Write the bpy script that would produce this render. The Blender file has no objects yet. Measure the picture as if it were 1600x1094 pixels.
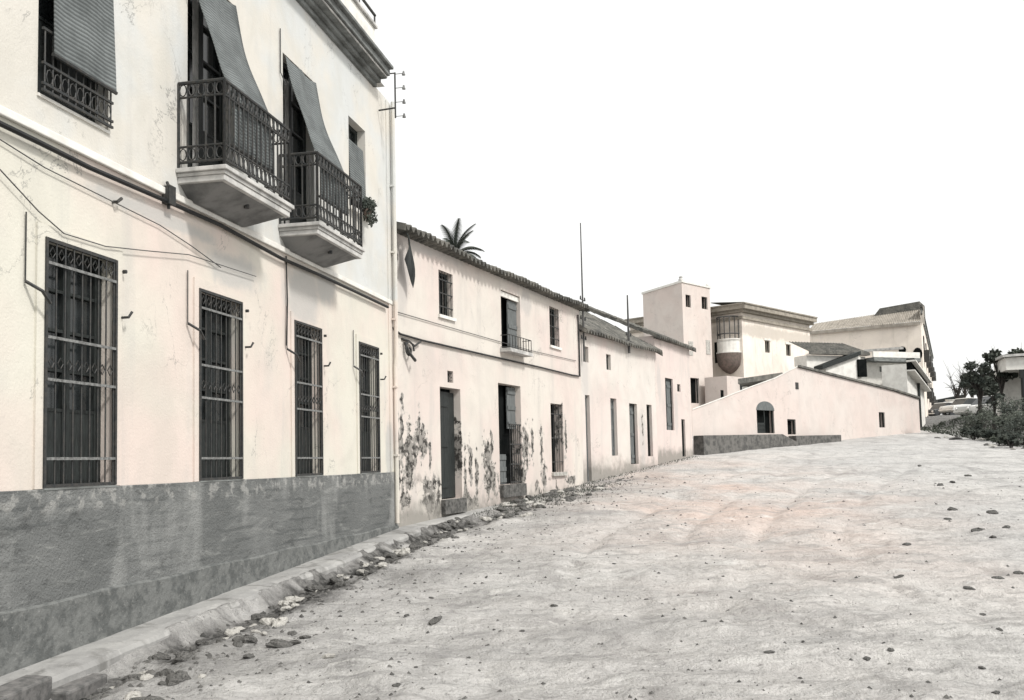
import bpy, math, random
import numpy as np
from mathutils import Matrix, Vector
R = math.radians
random.seed(7)
rng = np.random.RandomState(11)
scene = bpy.context.scene
col = scene.collection

# ------------------------------------------------------------------ camera
EYE = 1.65
F_PX = 1500.0
PITCH, ROLL, SHIFT = 4.0, -1.3, 0.0430
cam_data = bpy.data.cameras.new('camera')
cam_data.sensor_width = 36.0
cam_data.lens = F_PX / 1600 * 36
cam_data.shift_y = SHIFT
cam_data.clip_start = 0.05
cam_data.clip_end = 6000
cam = bpy.data.objects.new('camera', cam_data)
col.objects.link(cam)
CM = Matrix.Rotation(R(90 + PITCH), 3, 'X') @ Matrix.Rotation(R(ROLL), 3, 'Z')
cam.matrix_world = Matrix.Translation((0, 0, EYE)) @ CM.to_4x4()
scene.camera = cam

# ------------------------------------------------------------------ sky, sun, exposure
SUN_EL, SUN_AZ = 47, 132           # azimuth measured from +Y (away from the camera) clockwise
world = bpy.data.worlds.new('World')
scene.world = world
world.use_nodes = True
wt = world.node_tree
wt.nodes.clear()
wo = wt.nodes.new('ShaderNodeOutputWorld')
bg = wt.nodes.new('ShaderNodeBackground')
sky = wt.nodes.new('ShaderNodeTexSky')
sky.sky_type = 'NISHITA'
sky.sun_disc = False
sky.sun_elevation = R(SUN_EL)
sky.sun_rotation = R(SUN_AZ)
sky.dust_density = 4.0
hs = wt.nodes.new('ShaderNodeHueSaturation')
hs.inputs['Saturation'].default_value = 0.10
mx = wt.nodes.new('ShaderNodeMix')
mx.data_type = 'RGBA'
mx.inputs[0].default_value = 0.55
mx.inputs[7].default_value = (13.0, 13.0, 12.7, 1)      # even overcast cloud
wt.links.new(sky.outputs[0], hs.inputs['Color'])
wt.links.new(hs.outputs[0], mx.inputs[6])
wt.links.new(mx.outputs[2], bg.inputs['Color'])
bg.inputs['Strength'].default_value = 0.082
wt.links.new(bg.outputs[0], wo.inputs['Surface'])
sun_d = bpy.data.lights.new('sun', 'SUN')
sun_d.energy = 2.1
sun_d.angle = R(7)
sun_d.color = (1.0, 0.965, 0.92)
sun = bpy.data.objects.new('sun', sun_d)
col.objects.link(sun)
sd = Vector((math.sin(R(SUN_AZ)) * math.cos(R(SUN_EL)), math.cos(R(SUN_AZ)) * math.cos(R(SUN_EL)), math.sin(R(SUN_EL))))
sun.rotation_euler = sd.to_track_quat('Z', 'Y').to_euler()
sun.location = (20, -20, 30)
vs = scene.view_settings
vs.view_transform = 'Standard'
vs.look = 'None'
vs.gamma = 1
vs.exposure = 0.64

# ------------------------------------------------------------------ measuring helpers (photo pixel -> direction)
def ray(px, py):
    v = Vector(((px - 800) / F_PX, (547 - py) / F_PX + SHIFT * 1600 / F_PX, -1))
    return (CM @ v).normalized()
def vp_angle(px):                     # azimuth of the horizon point under column px
    lo, hi = 0, 1500
    for _ in range(40):
        m = (lo + hi) / 2
        if ray(px, m).z > 0: lo = m
        else: hi = m
    d = ray(px, lo)
    return math.atan2(d.x, d.y)
class Facade:
    """plan line: origin (x,y), azimuth th; local x along it, local y into the building."""
    def __init__(s, o, th):
        s.o = Vector((o[0], o[1])); s.th = th
        s.u = Vector((math.sin(th), math.cos(th))); s.n = Vector((math.cos(th), -math.sin(th)))
        s.rotz = math.pi / 2 - th
    def hit(s, px, py, out=0.0):      # -> (local x, z) on the plane 'out' metres in front of the wall
        d = ray(px, py); dn = d.x * s.n.x + d.y * s.n.y
        t = ((s.o + s.n * out).dot(s.n)) / dn
        p = Vector((d.x * t, d.y * t))
        return (p - s.o).dot(s.u), EYE + d.z * t
    def pt(s, x, out=0.0):
        p = s.o + s.u * x + s.n * out
        return p.x, p.y
def at(px, py, Y):
    d = ray(px, py); t = Y / d.y
    return Vector((d.x * t, Y, EYE + d.z * t))

# ------------------------------------------------------------------ mesh building
def tag(o, label=None, cat=None, group=None, kind=None):
    if label: o['label'] = label
    if cat: o['category'] = cat
    if group: o['group'] = group
    if kind: o['kind'] = kind
    return o
def thing(name, label, cat, loc=(0, 0, 0), rotz=0, group=None):
    o = bpy.data.objects.new(name, None)
    o.empty_display_size = 0.3
    col.objects.link(o)
    o.location = loc; o.rotation_euler = (0, 0, rotz)
    return tag(o, label, cat, group)
class MB:
    def __init__(s): s.v = []; s.f = []
    def box(s, x0, x1, y0, y1, z0, z1):
        b = len(s.v)
        s.v += [(x0,y0,z0),(x1,y0,z0),(x1,y1,z0),(x0,y1,z0),(x0,y0,z1),(x1,y0,z1),(x1,y1,z1),(x0,y1,z1)]
        s.f += [(b,b+3,b+2,b+1),(b+4,b+5,b+6,b+7),(b,b+1,b+5,b+4),(b+1,b+2,b+6,b+5),(b+2,b+3,b+7,b+6),(b+3,b,b+4,b+7)]
        return s
    def poly(s, pts):
        b = len(s.v); s.v += [tuple(p) for p in pts]; s.f.append(tuple(range(b, b + len(pts)))); return s
    def prism(s, pts, off):           # pts: planar polygon, off: extrusion vector
        n = len(pts); b = len(s.v)
        s.v += [tuple(p) for p in pts]
        s.v += [(p[0]+off[0], p[1]+off[1], p[2]+off[2]) for p in pts]
        s.f.append(tuple(range(b, b+n))); s.f.append(tuple(range(b+2*n-1, b+n-1, -1)))
        for i in range(n):
            j = (i+1) % n
            s.f.append((b+i, b+n+i, b+n+j, b+j))
        return s
    def tube(s, pts, r, n=6, r1=None):
        pts = [Vector(p) for p in pts]; b = len(s.v); m = len(pts)
        for i, p in enumerate(pts):
            d = (pts[min(i+1, m-1)] - pts[max(i-1, 0)])
            if d.length < 1e-9: d = Vector((0, 0, 1))
            d.normalize()
            a = d.orthogonal() if i == 0 else (a - d * a.dot(d))
            a.normalize(); c = d.cross(a)
            rr = r if r1 is None else r + (r1 - r) * i / (m - 1)
            for k in range(n):
                an = 2 * math.pi * k / n
                q = p + (a * math.cos(an) + c * math.sin(an)) * rr
                s.v.append(tuple(q))
        for i in range(m-1):
            for k in range(n):
                k2 = (k+1) % n
                s.f.append((b+i*n+k, b+i*n+k2, b+(i+1)*n+k2, b+(i+1)*n+k))
        s.f.append(tuple(b+k for k in reversed(range(n)))); s.f.append(tuple(b+(m-1)*n+k for k in range(n)))
        return s
    def sheet(s, rows):               # rows of points -> quads
        b = len(s.v); n = len(rows[0])
        for r in rows: s.v += [tuple(p) for p in r]
        for i in range(len(rows)-1):
            for k in range(n-1):
                s.f.append((b+i*n+k, b+i*n+k+1, b+(i+1)*n+k+1, b+(i+1)*n+k))
        return s
    def lathe(s, c, prof, n=14, a0=0, a1=2*math.pi):
        rows = []
        for (r, z) in prof:
            rows.append([(c[0]+r*math.cos(a0+(a1-a0)*k/n), c[1]+r*math.sin(a0+(a1-a0)*k/n), c[2]+z) for k in range(n+1)])
        return s.sheet(rows)
    def build(s, name, mat, parent=None, smooth=False, bevel=0, solid=0):
        me = bpy.data.meshes.new(name)
        me.from_pydata(s.v, [], s.f); me.update()
        if smooth: me.polygons.foreach_set('use_smooth', [True]*len(me.polygons))
        me.materials.append(mat)
        o = bpy.data.objects.new(name, me); col.objects.link(o)
        if parent: o.parent = parent
        if solid:
            m = o.modifiers.new('s', 'SOLIDIFY'); m.thickness = solid; m.offset = 0
        if bevel:
            m = o.modifiers.new('b', 'BEVEL'); m.width = bevel; m.segments = 2; m.limit_method = 'ANGLE'
        return o
def grid_wall(mb, x0, x1, z0, z1, ops, depth=0.2, y=0.0):
    """front wall sheet with rectangular openings and their reveals"""
    xs = sorted(set([x0, x1] + [a for o in ops for a in (o[0], o[1])]))
    zs = sorted(set([z0, z1] + [a for o in ops for a in (o[2], o[3])]))
    for i in range(len(xs)-1):
        for k in range(len(zs)-1):
            cx, cz = (xs[i]+xs[i+1])/2, (zs[k]+zs[k+1])/2
            if any(o[0] < cx < o[1] and o[2] < cz < o[3] for o in ops): continue
            mb.poly([(xs[i],y,zs[k]),(xs[i+1],y,zs[k]),(xs[i+1],y,zs[k+1]),(xs[i],y,zs[k+1])])
    for (a, b, c, d) in [o[:4] for o in ops]:
        e = y + depth
        mb.poly([(a,y,c),(a,y,d),(a,e,d),(a,e,c)])
        mb.poly([(b,y,c),(b,e,c),(b,e,d),(b,y,d)])
        mb.poly([(a,y,d),(b,y,d),(b,e,d),(a,e,d)])
        mb.poly([(a,y,c),(a,e,c),(b,e,c),(b,y,c)])
def house_wall(x0, x1, z0, z1, ops, deep, depth=0.2):
    m = MB(); grid_wall(m, x0, x1, z0, z1, ops, depth)
    m.poly([(x0,0,z0),(x0,0,z1),(x0,deep,z1),(x0,deep,z0)])
    m.poly([(x1,0,z0),(x1,deep,z0),(x1,deep,z1),(x1,0,z1)])
    m.poly([(x0,deep,z0),(x0,deep,z1),(x1,deep,z1),(x1,deep,z0)])
    m.poly([(x0,0,z1),(x1,0,z1),(x1,deep,z1),(x0,deep,z1)])
    return m

# ------------------------------------------------------------------ materials
def srgb(c): return c
class NT:
    def __init__(s, name, rough=0.85, spec=0.3):
        s.m = bpy.data.materials.new(name); s.m.use_nodes = True
        s.t = s.m.node_tree; s.b = s.t.nodes['Principled BSDF']
        s.b.inputs['Roughness'].default_value = rough
        s.b.inputs['Specular IOR Level'].default_value = spec
        s.tc = s.t.nodes.new('ShaderNodeTexCoord')
    def link(s, a, b): s.t.links.new(a, b)
    def noise(s, scale, detail=5, stretch=(1,1,1), dist=0.0, rough=0.6):
        mp = s.t.nodes.new('ShaderNodeMapping'); mp.inputs['Scale'].default_value = stretch
        s.link(s.tc.outputs['Object'], mp.inputs[0])
        n = s.t.nodes.new('ShaderNodeTexNoise'); n.inputs['Scale'].default_value = scale
        n.inputs['Detail'].default_value = detail; n.inputs['Distortion'].default_value = dist
        n.inputs['Roughness'].default_value = rough
        s.link(mp.outputs[0], n.inputs['Vector'])
        return n.outputs['Fac']
    def ramp(s, src, a, b, lo=0.0, hi=1.0):
        n = s.t.nodes.new('ShaderNodeMapRange'); n.interpolation_type = 'SMOOTHSTEP'
        n.inputs['From Min'].default_value = a; n.inputs['From Max'].default_value = b
        n.inputs['To Min'].default_value = lo; n.inputs['To Max'].default_value = hi
        s.link(src, n.inputs[0]); return n.outputs[0]
    def math(s, op, a, b=None):
        n = s.t.nodes.new('ShaderNodeMath'); n.operation = op
        for i, x in enumerate((a, b)):
            if x is None: continue
            if isinstance(x, (int, float)): n.inputs[i].default_value = x
            else: s.link(x, n.inputs[i])
        return n.outputs[0]
    def mix(s, fac, a, b):
        n = s.t.nodes.new('ShaderNodeMix'); n.data_type = 'RGBA'
        if isinstance(fac, (int, float)): n.inputs[0].default_value = fac
        else: s.link(fac, n.inputs[0])
        for i, x in ((6, a), (7, b)):
            if isinstance(x, tuple): n.inputs[i].default_value = (*x, 1)
            else: s.link(x, n.inputs[i])
        return n.outputs[2]
    def xyz(s):
        n = s.t.nodes.new('ShaderNodeSeparateXYZ'); s.link(s.tc.outputs['Object'], n.inputs[0]); return n.outputs
    def bump(s, h, strength=0.3, dist=0.02):
        n = s.t.nodes.new('ShaderNodeBump'); n.inputs['Strength'].default_value = strength
        n.inputs['Distance'].default_value = dist
        s.link(h, n.inputs['Height']); s.link(n.outputs[0], s.b.inputs['Normal'])
    def color(s, c):
        if isinstance(c, tuple): s.b.inputs['Base Color'].default_value = (*c, 1)
        else: s.link(c, s.b.inputs['Base Color'])
    def blobs(s, bl, warp=0.5, wscale=3.0):
        """max over soft ellipses (x, z, rx, rz) in wall coordinates, edges broken by noise"""
        mp = s.t.nodes.new('ShaderNodeMapping'); mp.inputs['Scale'].default_value = (1, 1, .95)
        s.link(s.tc.outputs['Object'], mp.inputs[0])
        n = s.t.nodes.new('ShaderNodeTexNoise'); n.inputs['Scale'].default_value = wscale; n.inputs['Detail'].default_value = 6
        n.inputs['Roughness'].default_value = .65
        s.link(mp.outputs[0], n.inputs['Vector'])
        w = s.math('MULTIPLY', s.math('SUBTRACT', n.outputs['Fac'], 0.5), warp * 4)
        out = None
        for (x, z, rx, rz) in bl:
            a = s.t.nodes.new('ShaderNodeVectorMath'); a.operation = 'SUBTRACT'; a.inputs[1].default_value = (x, 0, z)
            s.link(s.tc.outputs['Object'], a.inputs[0])
            b = s.t.nodes.new('ShaderNodeVectorMath'); b.operation = 'MULTIPLY'; b.inputs[1].default_value = (1/rx, 0, 1/rz)
            s.link(a.outputs[0], b.inputs[0])
            l = s.t.nodes.new('ShaderNodeVectorMath'); l.operation = 'LENGTH'; s.link(b.outputs[0], l.inputs[0])
            d = s.math('SUBTRACT', 1.0, l.outputs['Value'])
            out = d if out is None else s.math('MAXIMUM', out, d)
        return s.math('ADD', out, w)

def plaster(name, base, alt, dark=(.30,.29,.27), dirt=0.5, stain_shade=(), peel=(), peelcol=(.20,.19,.175), foot=None, upper=None):
    n = NT(name, 0.92, 0.2)
    c = n.mix(n.ramp(n.noise(0.35, 3), .38, .62), base, alt)
    if upper: c = n.mix(n.ramp(n.xyz()[2], upper[0], upper[0]+.1), c, n.mix(n.ramp(n.noise(.5, 4), .4, .6), upper[1], upper[2]))
    c = n.mix(n.ramp(n.noise(.9, 6, (1,1,.8), .8), .42, .66, 0, .28), c, tuple(x*.72 for x in base))
    c = n.mix(n.ramp(n.noise(1.6, 8, (1,1,.45), .4), .50, .80, 0, dirt), c, dark)          # weathering
    c = n.mix(n.ramp(n.noise(5, 6, (1,1,.12)), .56, .78, 0, dirt*.7), c, dark)              # run marks
    c = n.mix(n.ramp(n.noise(26, 4), .62, .78, 0, dirt*.6), c, (.35,.34,.32))                # specks
    crk = n.math('ABSOLUTE', n.math('SUBTRACT', n.noise(.75, 9, (1,1,.8), .5, .62), .5))
    c = n.mix(n.math('MULTIPLY', n.ramp(crk, 0, .0045, .75, 0), n.ramp(n.noise(.6, 3), .48, .60)), c, tuple(x*.45 for x in dark))
    c = n.mix(n.ramp(n.noise(2.1, 7, (1,1,.10), .2), .54, .70, 0, dirt*.8), c, dark)
    if stain_shade: c = n.mix(n.ramp(n.blobs(stain_shade, .35, 2.0), 0, .55, 0, .75), c, dark)
    if peel:
        pm = n.math('MAXIMUM', n.ramp(n.blobs(peel, 1.1, 4.5), .10, .34), n.math('MULTIPLY', n.ramp(n.xyz()[2], .8, 1.7, 1, 0), n.ramp(n.noise(2.6, 9, (1,1,.8), .5), .55, .61)))
        pc = n.mix(n.ramp(n.noise(7, 8), .42, .56), tuple(x*.22 for x in peelcol), tuple(x*1.25 for x in peelcol))
        c = n.mix(n.ramp(n.blobs(peel, 1.1, 4.5), -.12, .16, 0, .75), c, (.42,.40,.37))
        c = n.mix(pm, c, pc)
    if foot:                                                                                # splashed earth at the foot (z, amount)
        z = n.math('ADD', n.xyz()[2], n.math('MULTIPLY', n.noise(2.5, 6), 1.1))
        c = n.mix(n.ramp(z, foot[0], foot[0]+foot[1], .85, 0), c, (.22,.21,.19))
    n.color(c)
    h = n.math('ADD', n.noise(3.0, 8), n.math('MULTIPLY', n.noise(38, 3), .35))
    n.bump(h, .35, .03)
    return n.m
def simple(name, c, alt=None, scale=8, rough=.8, spec=.3, bump=0, metal=0, stretch=(1,1,1)):
    n = NT(name, rough, spec); n.b.inputs['Metallic'].default_value = metal
    alt = alt or tuple(x*.6 for x in c)
    f = n.noise(scale, 6, stretch)
    n.color(n.mix(n.ramp(f, .35, .68), c, alt))
    if bump: n.bump(f, bump, .02)
    return n.m
M = {}
M['iron'] = simple('wrought_iron', (.020,.023,.024), (.045,.042,.038), 20, .6, .4)
M['pale_iron'] = simple('worn_pale_metal', (.21,.215,.21), (.09,.09,.088), 25, .6)
M['glass'] = simple('dark_glass', (.012,.015,.016), (.03,.034,.035), 1.5, .12, .5)
M['wood'] = simple('dark_painted_wood', (.024,.029,.028), (.012,.014,.0135), 6, .6, .3, .2, 0, (8,8,1))
M['greywood'] = simple('weathered_grey_door', (.15,.16,.16), (.08,.088,.088), 5, .8, .2, .3, 0, (10,10,.8))
M['white'] = simple('white_limewash', (.70,.69,.65), (.58,.565,.53), 3, .9, .2, .15)
M['slab'] = simple('balcony_stone', (.52,.51,.49), (.30,.30,.29), 4, .9, .2, .25)
M['slabdark'] = simple('shaded_soffit', (.22,.22,.215), (.12,.12,.118), 3, .95, .2, .25)  # darker copy of the balcony stone, underside shade put into the colour
M['cornice'] = simple('grey_cornice_render', (.20,.21,.205), (.10,.105,.10), 3, .9, .2, .3, 0, (1,1,3))
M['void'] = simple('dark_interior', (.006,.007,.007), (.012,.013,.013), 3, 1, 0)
M['cable'] = simple('black_cable', (.012,.013,.014), (.02,.02,.02), 5, .6)
M['thincable'] = simple('grey_cable', (.09,.09,.088), (.05,.05,.05), 5, .7)
M['stone'] = simple('field_stone', (.135,.132,.125), (.05,.05,.048), 9, .95, .2, .5)
M['palestone'] = simple('pale_stone', (.46,.45,.42), (.28,.27,.25), 9, .95, .2, .5)
M['kerb'] = simple('kerb_stone', (.17,.165,.16), (.09,.09,.088), 14, .9, .2, .5)
M['leafdark'] = simple('dark_leaf', (.030,.038,.032), (.055,.062,.050), 3, .8)
M['leafmid'] = simple('olive_leaf', (.07,.08,.062), (.035,.042,.034), 3, .8)
M['bark'] = simple('bark', (.07,.065,.06), (.03,.029,.027), 12, .95, .1, .5, 0, (1,1,.3))
M['terracotta'] = simple('clay_pot', (.12,.09,.075), (.07,.06,.05), 12)
M['ceramic'] = simple('grey_insulator', (.18,.185,.18), (.10,.10,.10), 8, .4)
M['carlight'] = simple('pale_car_paint', (.62,.62,.60), (.55,.55,.53), 1, .3, .5)
M['cardark'] = simple('dark_car_paint', (.03,.033,.036), (.02,.022,.025), 1, .3, .5)
M['rubber'] = simple('rubber', (.015,.015,.015), (.02,.02,.02), 4, .8)
M['chrome'] = simple('chrome', (.6,.6,.6), (.5,.5,.5), 4, .25, .5, 0, .8)

def tile_mat(name, a, b):
    n = NT(name, .9, .2)
    c = n.mix(n.ramp(n.noise(2.2, 7), .35, .65), a, b)
    c = n.mix(n.ramp(n.noise(14, 4, (1.3,.5,.5)), .55, .72, 0, .7), c, (.30,.29,.26))
    n.color(c); n.bump(n.noise(9, 6, (1,3,1)), .4, .03); return n.m
M['tile'] = tile_mat('aged_roof_tile', (.075,.075,.070), (.15,.145,.13))
M['palertile'] = tile_mat('bleached_roof_tile', (.34,.31,.27), (.24,.22,.19))

def blind_mat():
    n = NT('slatted_blind', .8, .2)
    z = n.xyz()[2]
    sl = n.math('SINE', n.math('MULTIPLY', z, 150))
    c = n.mix(n.ramp(n.noise(3, 5), .35, .7), (.165,.18,.18), (.10,.11,.11))
    c = n.mix(n.ramp(sl, -.9, .2, .65, 0), c, (.05,.055,.055))
    n.color(c); n.bump(sl, .5, .006); return n.m
M['blind'] = blind_mat()
Zdd = 1.36
def dado_mat():
    n = NT('grey_cement_dado', .93, .2)
    c = n.mix(n.ramp(n.noise(.8, 5, (1,1,1.5), .5), .35, .65), (.152,.157,.154), (.118,.123,.121))
    c = n.mix(n.ramp(n.noise(3.0, 8, (.5,1,2.4), 1.2), .52, .75, 0, .75), c, (.25,.255,.245))
    c = n.mix(n.ramp(n.noise(5.0, 8, (.6,1,1.6), .6), .54, .70, 0, .6), c, (.055,.058,.057))
    c = n.mix(n.ramp(n.noise(30, 4), .6, .75, 0, .6), c, (.30,.30,.29))
    zz = n.math('ADD', n.xyz()[2], n.math('MULTIPLY', n.noise(1.5, 4), .10))
    crs = n.math('SINE', n.math('MULTIPLY', zz, 42))
    cm_ = n.math('MULTIPLY', n.ramp(crs, .55, .98, 0, .55), n.ramp(n.noise(.9, 6), .42, .60))
    c = n.mix(cm_, c, (.075,.08,.08))
    c = n.mix(n.ramp(n.noise(1.3, 9, (1,1,.35), .3), .50, .70, 0, .55), c, (.30,.305,.295))
    c = n.mix(n.math('MULTIPLY', n.ramp(n.xyz()[2], Zdd-.13, Zdd, 0, .45), n.ramp(n.noise(7, 7), .50, .60)), c, (.40,.395,.375))
    n.color(c)
    n.bump(n.math('ADD', n.noise(4, 9, (1,1,2)), n.noise(40, 3)), .7, .025); return n.m
M['dado'] = dado_mat()
def plinth_mat():
    n = NT('rough_cement_plinth', .95, .2)
    c = n.mix(n.ramp(n.noise(7, 9), .40, .62), (.155,.160,.155), (.097,.102,.100))
    c = n.mix(n.ramp(n.noise(22, 6), .58, .72, 0, .6), c, (.25,.25,.24))
    n.color(c); n.bump(n.noise(12, 9), .9, .03); return n.m
M['plinth'] = plinth_mat()
def walk_mat():
    n = NT('worn_cement', .95, .2)
    c = n.mix(n.ramp(n.noise(1.5, 7), .35, .65), (.34,.337,.325), (.26,.258,.252))
    c = n.mix(n.ramp(n.noise(2.6, 8, (1,1,.3), .6), .50, .66, 0, .75), c, (.15,.148,.14))
    c = n.mix(n.ramp(n.noise(5.5, 8), .56, .68, 0, .5), c, (.42,.415,.40))
    c = n.mix(n.ramp(n.noise(18, 6), .58, .74, 0, .5), c, (.15,.148,.14))
    n.color(c); n.bump(n.noise(14, 8), .5, .02); return n.m
M['walk'] = walk_mat()
def ground_mat():
    n = NT('packed_dirt', .97, .1)
    c = n.mix(n.ramp(n.noise(.16, 5, (1,1,1), .6), .36, .64), (.56,.55,.53), (.48,.474,.462))
    c = n.mix(n.ramp(n.noise(.9, 7, (1.4,.5,1), .8), .48, .72, 0, .85), c, (.30,.295,.287))
    c = n.mix(n.ramp(n.noise(3.4, 8, (1,.8,1), .5), .54, .70, 0, .6), c, (.24,.237,.232))
    c = n.mix(n.ramp(n.noise(2.6, 7, (1,1,1), .5), .56, .72, 0, .8), c, (.58,.57,.545))
    c = n.mix(n.ramp(n.noise(17, 6), .58, .70, 0, .7), c, (.17,.168,.163))
    c = n.mix(n.ramp(n.noise(45, 3), .62, .74, 0, .5), c, (.64,.63,.60))
    ox = n.ramp(n.xyz()[0], -6, 6, .42, 0)
    c = n.mix(n.math('MULTIPLY', ox, n.ramp(n.noise(.7, 6, (1,1,1), .5), .38, .62)), c, (.29,.285,.28))
    st = n.noise(1.1, 9, (.22,2.6,1), .5, .7)
    c = n.mix(n.ramp(st, .52, .64, 0, .5), c, (.28,.275,.268))
    aw = n.t.nodes.new('ShaderNodeAttribute'); aw.attribute_name = 'warm'
    c = n.mix(n.math('MULTIPLY', aw.outputs['Fac'], .8), c, (.62,.47,.40))
    c = n.mix(n.ramp(n.noise(.55, 8, (.35,1.5,1), .6), .52, .68, 0, .45), c, (.28,.275,.27))
    c = n.mix(n.ramp(n.noise(1.8, 9, (.6,1.3,1), 1.0, .7), .49, .62, 0, .42), c, (.28,.276,.27))
    c = n.mix(n.ramp(n.noise(2.3, 9, (.5,1.4,1), 1.3, .7), .54, .68, 0, .6), c, (.64,.63,.605))
    at_ = n.t.nodes.new('ShaderNodeAttribute'); at_.attribute_name = 'earth'
    soil = n.mix(n.ramp(n.noise(9, 8), .38, .66), (.028,.028,.027), (.17,.167,.16))
    c = n.mix(at_.outputs['Fac'], c, soil)
    n.color(c)
    h = n.math('ADD', n.noise(9, 9, (1,1,1), .3), n.math('MULTIPLY', n.noise(40, 4), .4))
    n.bump(n.math('ADD', h, n.math('MULTIPLY', n.noise(2.6, 9, (.8,1.2,1), .8, .7), 1.1)), 1.0, .075); return n.m
M['ground'] = ground_mat()

# ------------------------------------------------------------------ plan of the street
D1 = 5.8
th1 = vp_angle(1100)
f1 = Facade((-math.cos(th1) * D1, math.sin(th1) * D1), th1)     # foot of the perpendicular from the camera
S1 = f1.hit(617, 716)[0]
th2 = vp_angle(1425)
f2 = Facade(f1.pt(S1), th2)
T2 = f2.hit(911, 716)[0]
th3 = vp_angle(1595)
f3 = Facade(f2.pt(T2), th3)
T3a = f3.hit(1028, 716)[0]
T3 = f3.hit(1083, 716)[0]
print('PLAN', S1, T2, T3a, T3, f2.pt(0), f3.pt(0), f3.pt(T3))

BY = np.array([-40, 0, 8.06, 18.4, 28.4, 37.4, 47.6, 54.8, 62, 72, 100, 150, 300, 3000.])
BZ = np.array([-3.2, -2.0, -1.67, -1.22, -.76, -.05, .62, 1.10, 1.5, 2.0, 2.9, 4.4, 6.0, 6.0]) + EYE
def Bz(y): return np.interp(y, BY, BZ)
def lattice(x, y, seed):
    xi = np.floor(x).astype(np.int64); yi = np.floor(y).astype(np.int64)
    fx = x - xi; fy = y - yi
    fx = fx*fx*(3-2*fx); fy = fy*fy*(3-2*fy)
    def h(a, b):
        v = np.sin(a*127.1 + b*311.7 + seed*74.7) * 43758.5453
        return v - np.floor(v)
    return (h(xi,yi)*(1-fx)+h(xi+1,yi)*fx)*(1-fy) + (h(xi,yi+1)*(1-fx)+h(xi+1,yi+1)*fx)*fy
def fbm(x, y, sc, seed, oc=4):
    o = 0; a = .5
    for i in range(oc):
        o = o + a*(lattice(x*sc, y*sc, seed+i)-.5); sc *= 2.03; a *= .5
    return o * 2
def sstep(x, a, b):
    t = np.clip((x-a)/(b-a), 0, 1); return t*t*(3-2*t)
def street_dist(x, y):
    d = None
    for f in (f1, f2, f3):
        v = (x-f.o.x)*f.n.x + (y-f.o.y)*f.n.y
        d = v if d is None else np.minimum(d, v)
    return d
def ground_h(x, y, fine=True):
    x = np.asarray(x, float); y = np.asarray(y, float)
    z = Bz(y)
    d = street_dist(x, y)
    near = 1 - sstep(y, 19, 23)
    road = sstep(d, .38, .56)
    z = z - .085*near*road - .22*near*(1-sstep(d, .26, .40))*(d > -.6)
    z = z - (.12+.10*fbm(x,y,1.7,4))*near*np.exp(-((d-.80-.15*fbm(x,y,.7,3))/.30)**4) + .07*near*fbm(x,y,6,14,3)*np.exp(-((d-.95)/.45)**2)                 # broken gutter
    z = z + .07*near*np.exp(-((d-1.30-.2*fbm(x,y,.6,5))/.22)**2)*(.5+fbm(x,y,1.3,9))
    away = sstep(d, .5, 1.6) if True else 1
    fade = (1 - sstep(y, 60, 90))*(1-.6*sstep(y, 22, 36))
    z = z + fade*away*(.11*fbm(x,y,.35,21,3) + .070*fbm(x,y*1.3,1.1,31,4) + (.050*fbm(x,y*1.2,3.6,41,4) if fine else 0))
    for k, off in enumerate((3.6, 5.2, 6.8, 8.3)):                                  # wheel ruts along the street
        dd = d - off - .35*np.sin(y*.11+k)
        z = z - .085*np.exp(-(dd/.18)**2)*sstep(y, 9, 16)*fade*(.6+fbm(x,y,.3,50+k))
    bank = sstep(x-(17.2+.20*(y-34)), 3, 7)*sstep(y, 36, 41)                      # overgrown bank on the right
    z = z + bank*(.55+.35*fbm(x,y,.4,61))
    return z
def ground_pt(px, py):
    d = ray(px, py); lo = None; t = 2.0
    while t < 400:
        p = Vector((0,0,EYE)) + d*t
        if p.z < float(ground_h(p.x, p.y, False)): return p
        t *= 1.01
    return Vector((0,0,EYE)) + d*60

# ground: one sheet out to the horizon
ys = [-40, -20, -8, -2, 1.5]
step = .05
while ys[-1] < 3000:
    ys.append(ys[-1] + step); step = max(.05, .0075*ys[-1]) if ys[-1] < 90 else ys[-1]*.12
aa = np.linspace(-.95, .95, 420)
aa = np.concatenate([[-40,-12,-5,-2.5,-1.6,-1.25,-1.05], aa, [1.05,1.25,1.6,2.5,5,12,40]])
YS = np.array(ys)[:, None] + 0*aa[None, :]
XS = aa[None, :] * (np.maximum(YS, 1.5)*.80 + 2.0)
ZS = ground_h(XS, YS)
nr, nc = XS.shape
me = bpy.data.meshes.new('ground')
verts = np.stack([XS, YS, ZS], -1).reshape(-1, 3)
idx = np.arange(nr*nc).reshape(nr, nc)
faces = np.stack([idx[:-1,:-1], idx[:-1,1:], idx[1:,1:], idx[1:,:-1]], -1).reshape(-1, 4)
me.from_pydata(verts.tolist(), [], faces.tolist()); me.update()
me.polygons.foreach_set('use_smooth', [True]*len(me.polygons))
dd = street_dist(XS, YS)
soil = (1-sstep(YS, 20, 24))*np.exp(-((dd-.84-.35*fbm(XS,YS,.9,71))/.46)**4)*sstep(fbm(XS,YS,2.6,77), -.60, -.10)*1.0
soil = np.maximum(soil, .8*sstep(YS,17,20)*(1-sstep(YS,24,34))*(1-sstep(dd,.5,2.6))*sstep(fbm(XS,YS,1.1,83),-.35,.25))
soil = np.maximum(soil, .75*sstep(XS-(17.2+.20*(YS-34)), 2, 5)*sstep(YS, 35, 41))
soil = np.maximum(soil, .40*(1-sstep(dd, 1.2, 3.5))*(1-sstep(YS,24,34))*sstep(fbm(XS,YS,.7,87),-.3,.4))
warm = np.exp(-((YS-25)/11)**2-((XS-5.6-.12*(YS-25))/3.6)**2)*(.55+.9*fbm(XS,YS,.5,91)).clip(0,1)
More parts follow.
